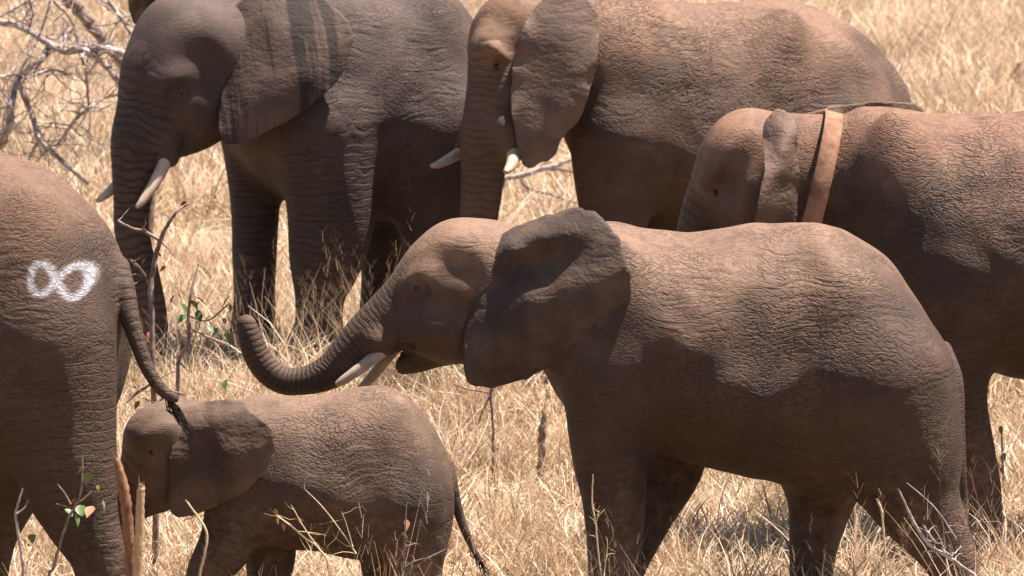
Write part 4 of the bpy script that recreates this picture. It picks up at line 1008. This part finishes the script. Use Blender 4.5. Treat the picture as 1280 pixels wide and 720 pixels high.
    plant('dead_branch', 'pale forked dead branch lying before the reaching elephant\'s hind foot', 'branch', 27.3, CR, [
        [(470, 760, 9), (420, 692, 9), (375, 660, 9), (325, 628, 9), (282, 580, 8), (245, 510, 6), (214, 440, 4)], [(330, 610, 7), (310, 585, 6), (294, 556, 5)], [(385, 655, 6), (378, 620, 5)], [(420, 700, 6), (360, 650, 4), (300, 640, 4), (290, 660, 3)], [(400, 600, 3), (330, 500, 3), (240, 420, 2)]], mat=M_DEADWOOD, twigs=2, seedv=13, rscale=.7)
    plant('dry_stick', 'short crooked pale stick before the reaching elephant\'s belly', 'stick', 27.5, CR, [[(175, 760, 5), (168, 600, 5), (163, 545, 5), (160, 510, 6), (145, 472, 5)]], mat=M_STRAWSTEM, seedv=14, rscale=.7)
    plant('dry_stick', 'thin upright stalk before the reaching elephant\'s front leg', 'stick', 27.6, (560, 460, 2.77), [[(540, 800, 5), (520, 640, 5), (512, 540, 5), (500, 470, 5), (502, 368, 4)], [(512, 540, 3), (522, 500, 3)], [(540, 720, 4), (552, 620, 3), (548, 585, 3)]], mat=M_STRAWSTEM, twigs=3, seedv=15, rscale=.6, twig_len=(.04, .1))
    plant('weed', 'low weed with green leaves beneath the collared elephant\'s belly', 'plant', 32.2, CR, [[(560, 520, 5), (552, 420, 5), (548, 330, 4), (545, 250, 3)], [(552, 400, 3), (520, 330, 3)]],
        [(545, 245, 40, 'green'), (520, 320, 44, 'green'), (556, 335, 46, 'green'), (575, 235, 30, 'green'), (530, 180, 30, 'yellow'), (590, 130, 30, 'green')], seedv=16)
    PB = (560, 460, 2.77)
    plant('stump', 'dark slender broken stump standing in the sunlit straw', 'stump', 33.6, PB, [[(316, 470, 14), (319, 400, 14), (323, 300, 14), (328, 215, 13), (332, 165, 9), (326, 145, 4)]], mat=M_TWIG, twigs=2, seedv=17, twig_len=(.03, .1))
    plant('sapling', 'thin leafless sapling standing below the reaching elephant\'s ear', 'sapling', 33.6, PB, [[(158, 440, 5), (156, 300, 5), (155, 180, 5), (148, 88, 5), (158, 60, 4)], [(149, 88, 4), (110, 80, 4), (60, 70, 3), (20, 55, 2)], [(149, 90, 3), (120, 150, 3), (105, 195, 2)]], twigs=4, seedv=18, twig_len=(.05, .16))
    plant('twig', 'dark thin twig sticking out of the far pale grass', 'twig', 62.5, (1060, 0, 4.8), [[(870, 620, 9), (890, 600, 8), (930, 530, 8), (985, 445, 8), (1030, 375, 7)], [(985, 445, 5), (1050, 420, 5)], [(890, 605, 6), (950, 605, 5)]], twigs=3, seedv=19, twig_len=(.1, .3))
    plant('twig', 'grey twig lying across the far pale grass', 'twig', 70.0, (1060, 0, 4.8), [[(200, 335, 7), (330, 345, 8), (400, 332, 9), (500, 335, 10), (585, 355, 14)]], mat=M_DEADWOOD, twigs=4, seedv=20, twig_len=(.1, .3))
    # two broken stakes left of a snapped young tree
    def stake(label, Y, pts, mat, seedv):
        rnd = random.Random(seedv); S_ = FPX / math.hypot(Y, CAMZ)
        P3 = [at_depth(BL[0] + x / BL[2], BL[1] + y / BL[2], Y) for x, y, r in pts]; R3 = [r / BL[2] / S_ for x, y, r in pts]
        g = P3[0] * np.array([1, 1, 0]); d = (P3[0] - P3[1]); g = P3[0] + d / abs(d[2]) * P3[0][2]; g[2] = -.03
        P3.insert(0, g); R3.insert(0, R3[0] * 1.1); base = np.array([g[0], g[1], 0])
        root = bpy.data.objects.new('stump', None); COL.objects.link(root); root.location = base; root['label'] = label; root['category'] = 'stump'
        C = catmull(np.array([list(p - base) + [r] for p, r in zip(P3, R3)]), 6); V, F = tube(C[:, :3], C[:, 3], 10, jitter=.14)
        mesh_obj('trunk', V, F, mat, root)
        t = C[-1, :3]; parts = []
        for q in range(6):                              # torn fibres at the broken end
            a = rnd.uniform(0, 6.28); p = t + np.array([math.cos(a), math.sin(a), 0]) * C[-1, 3] * .6 - np.array([0, 0, .05])
            parts.append(tube([p, p + np.array([rnd.gauss(0, .004), rnd.gauss(0, .004), rnd.uniform(.05, .09)])], [C[-1, 3] * .45, .0015], 5))
        V, F = merge(parts); mesh_obj('splinter', V, F, M_SPLINT, root)
    stake('reddish broken sapling stump with a pointed end beside the marked elephant\'s leg', 25.6, [(698, 660, 26), (690, 500, 28), (680, 380, 30), (665, 260, 30), (645, 160, 27), (625, 80, 20), (614, 50, 8)], M_BARKRED, 1)
    stake('pale splintered stump with bare wood beside the reddish one', 25.5, [(733, 683, 25), (738, 550, 25), (744, 400, 25), (748, 300, 23), (752, 225, 21), (755, 195, 15)], M_SPLINT, 2)
all_plants()

elephant_reaching(); print('T', time.time() - T0)
elephant_calf(); elephant_marked(); print('T', time.time() - T0)
elephant_streaked(); elephant_turned(); elephant_collared(); print('T', time.time() - T0)
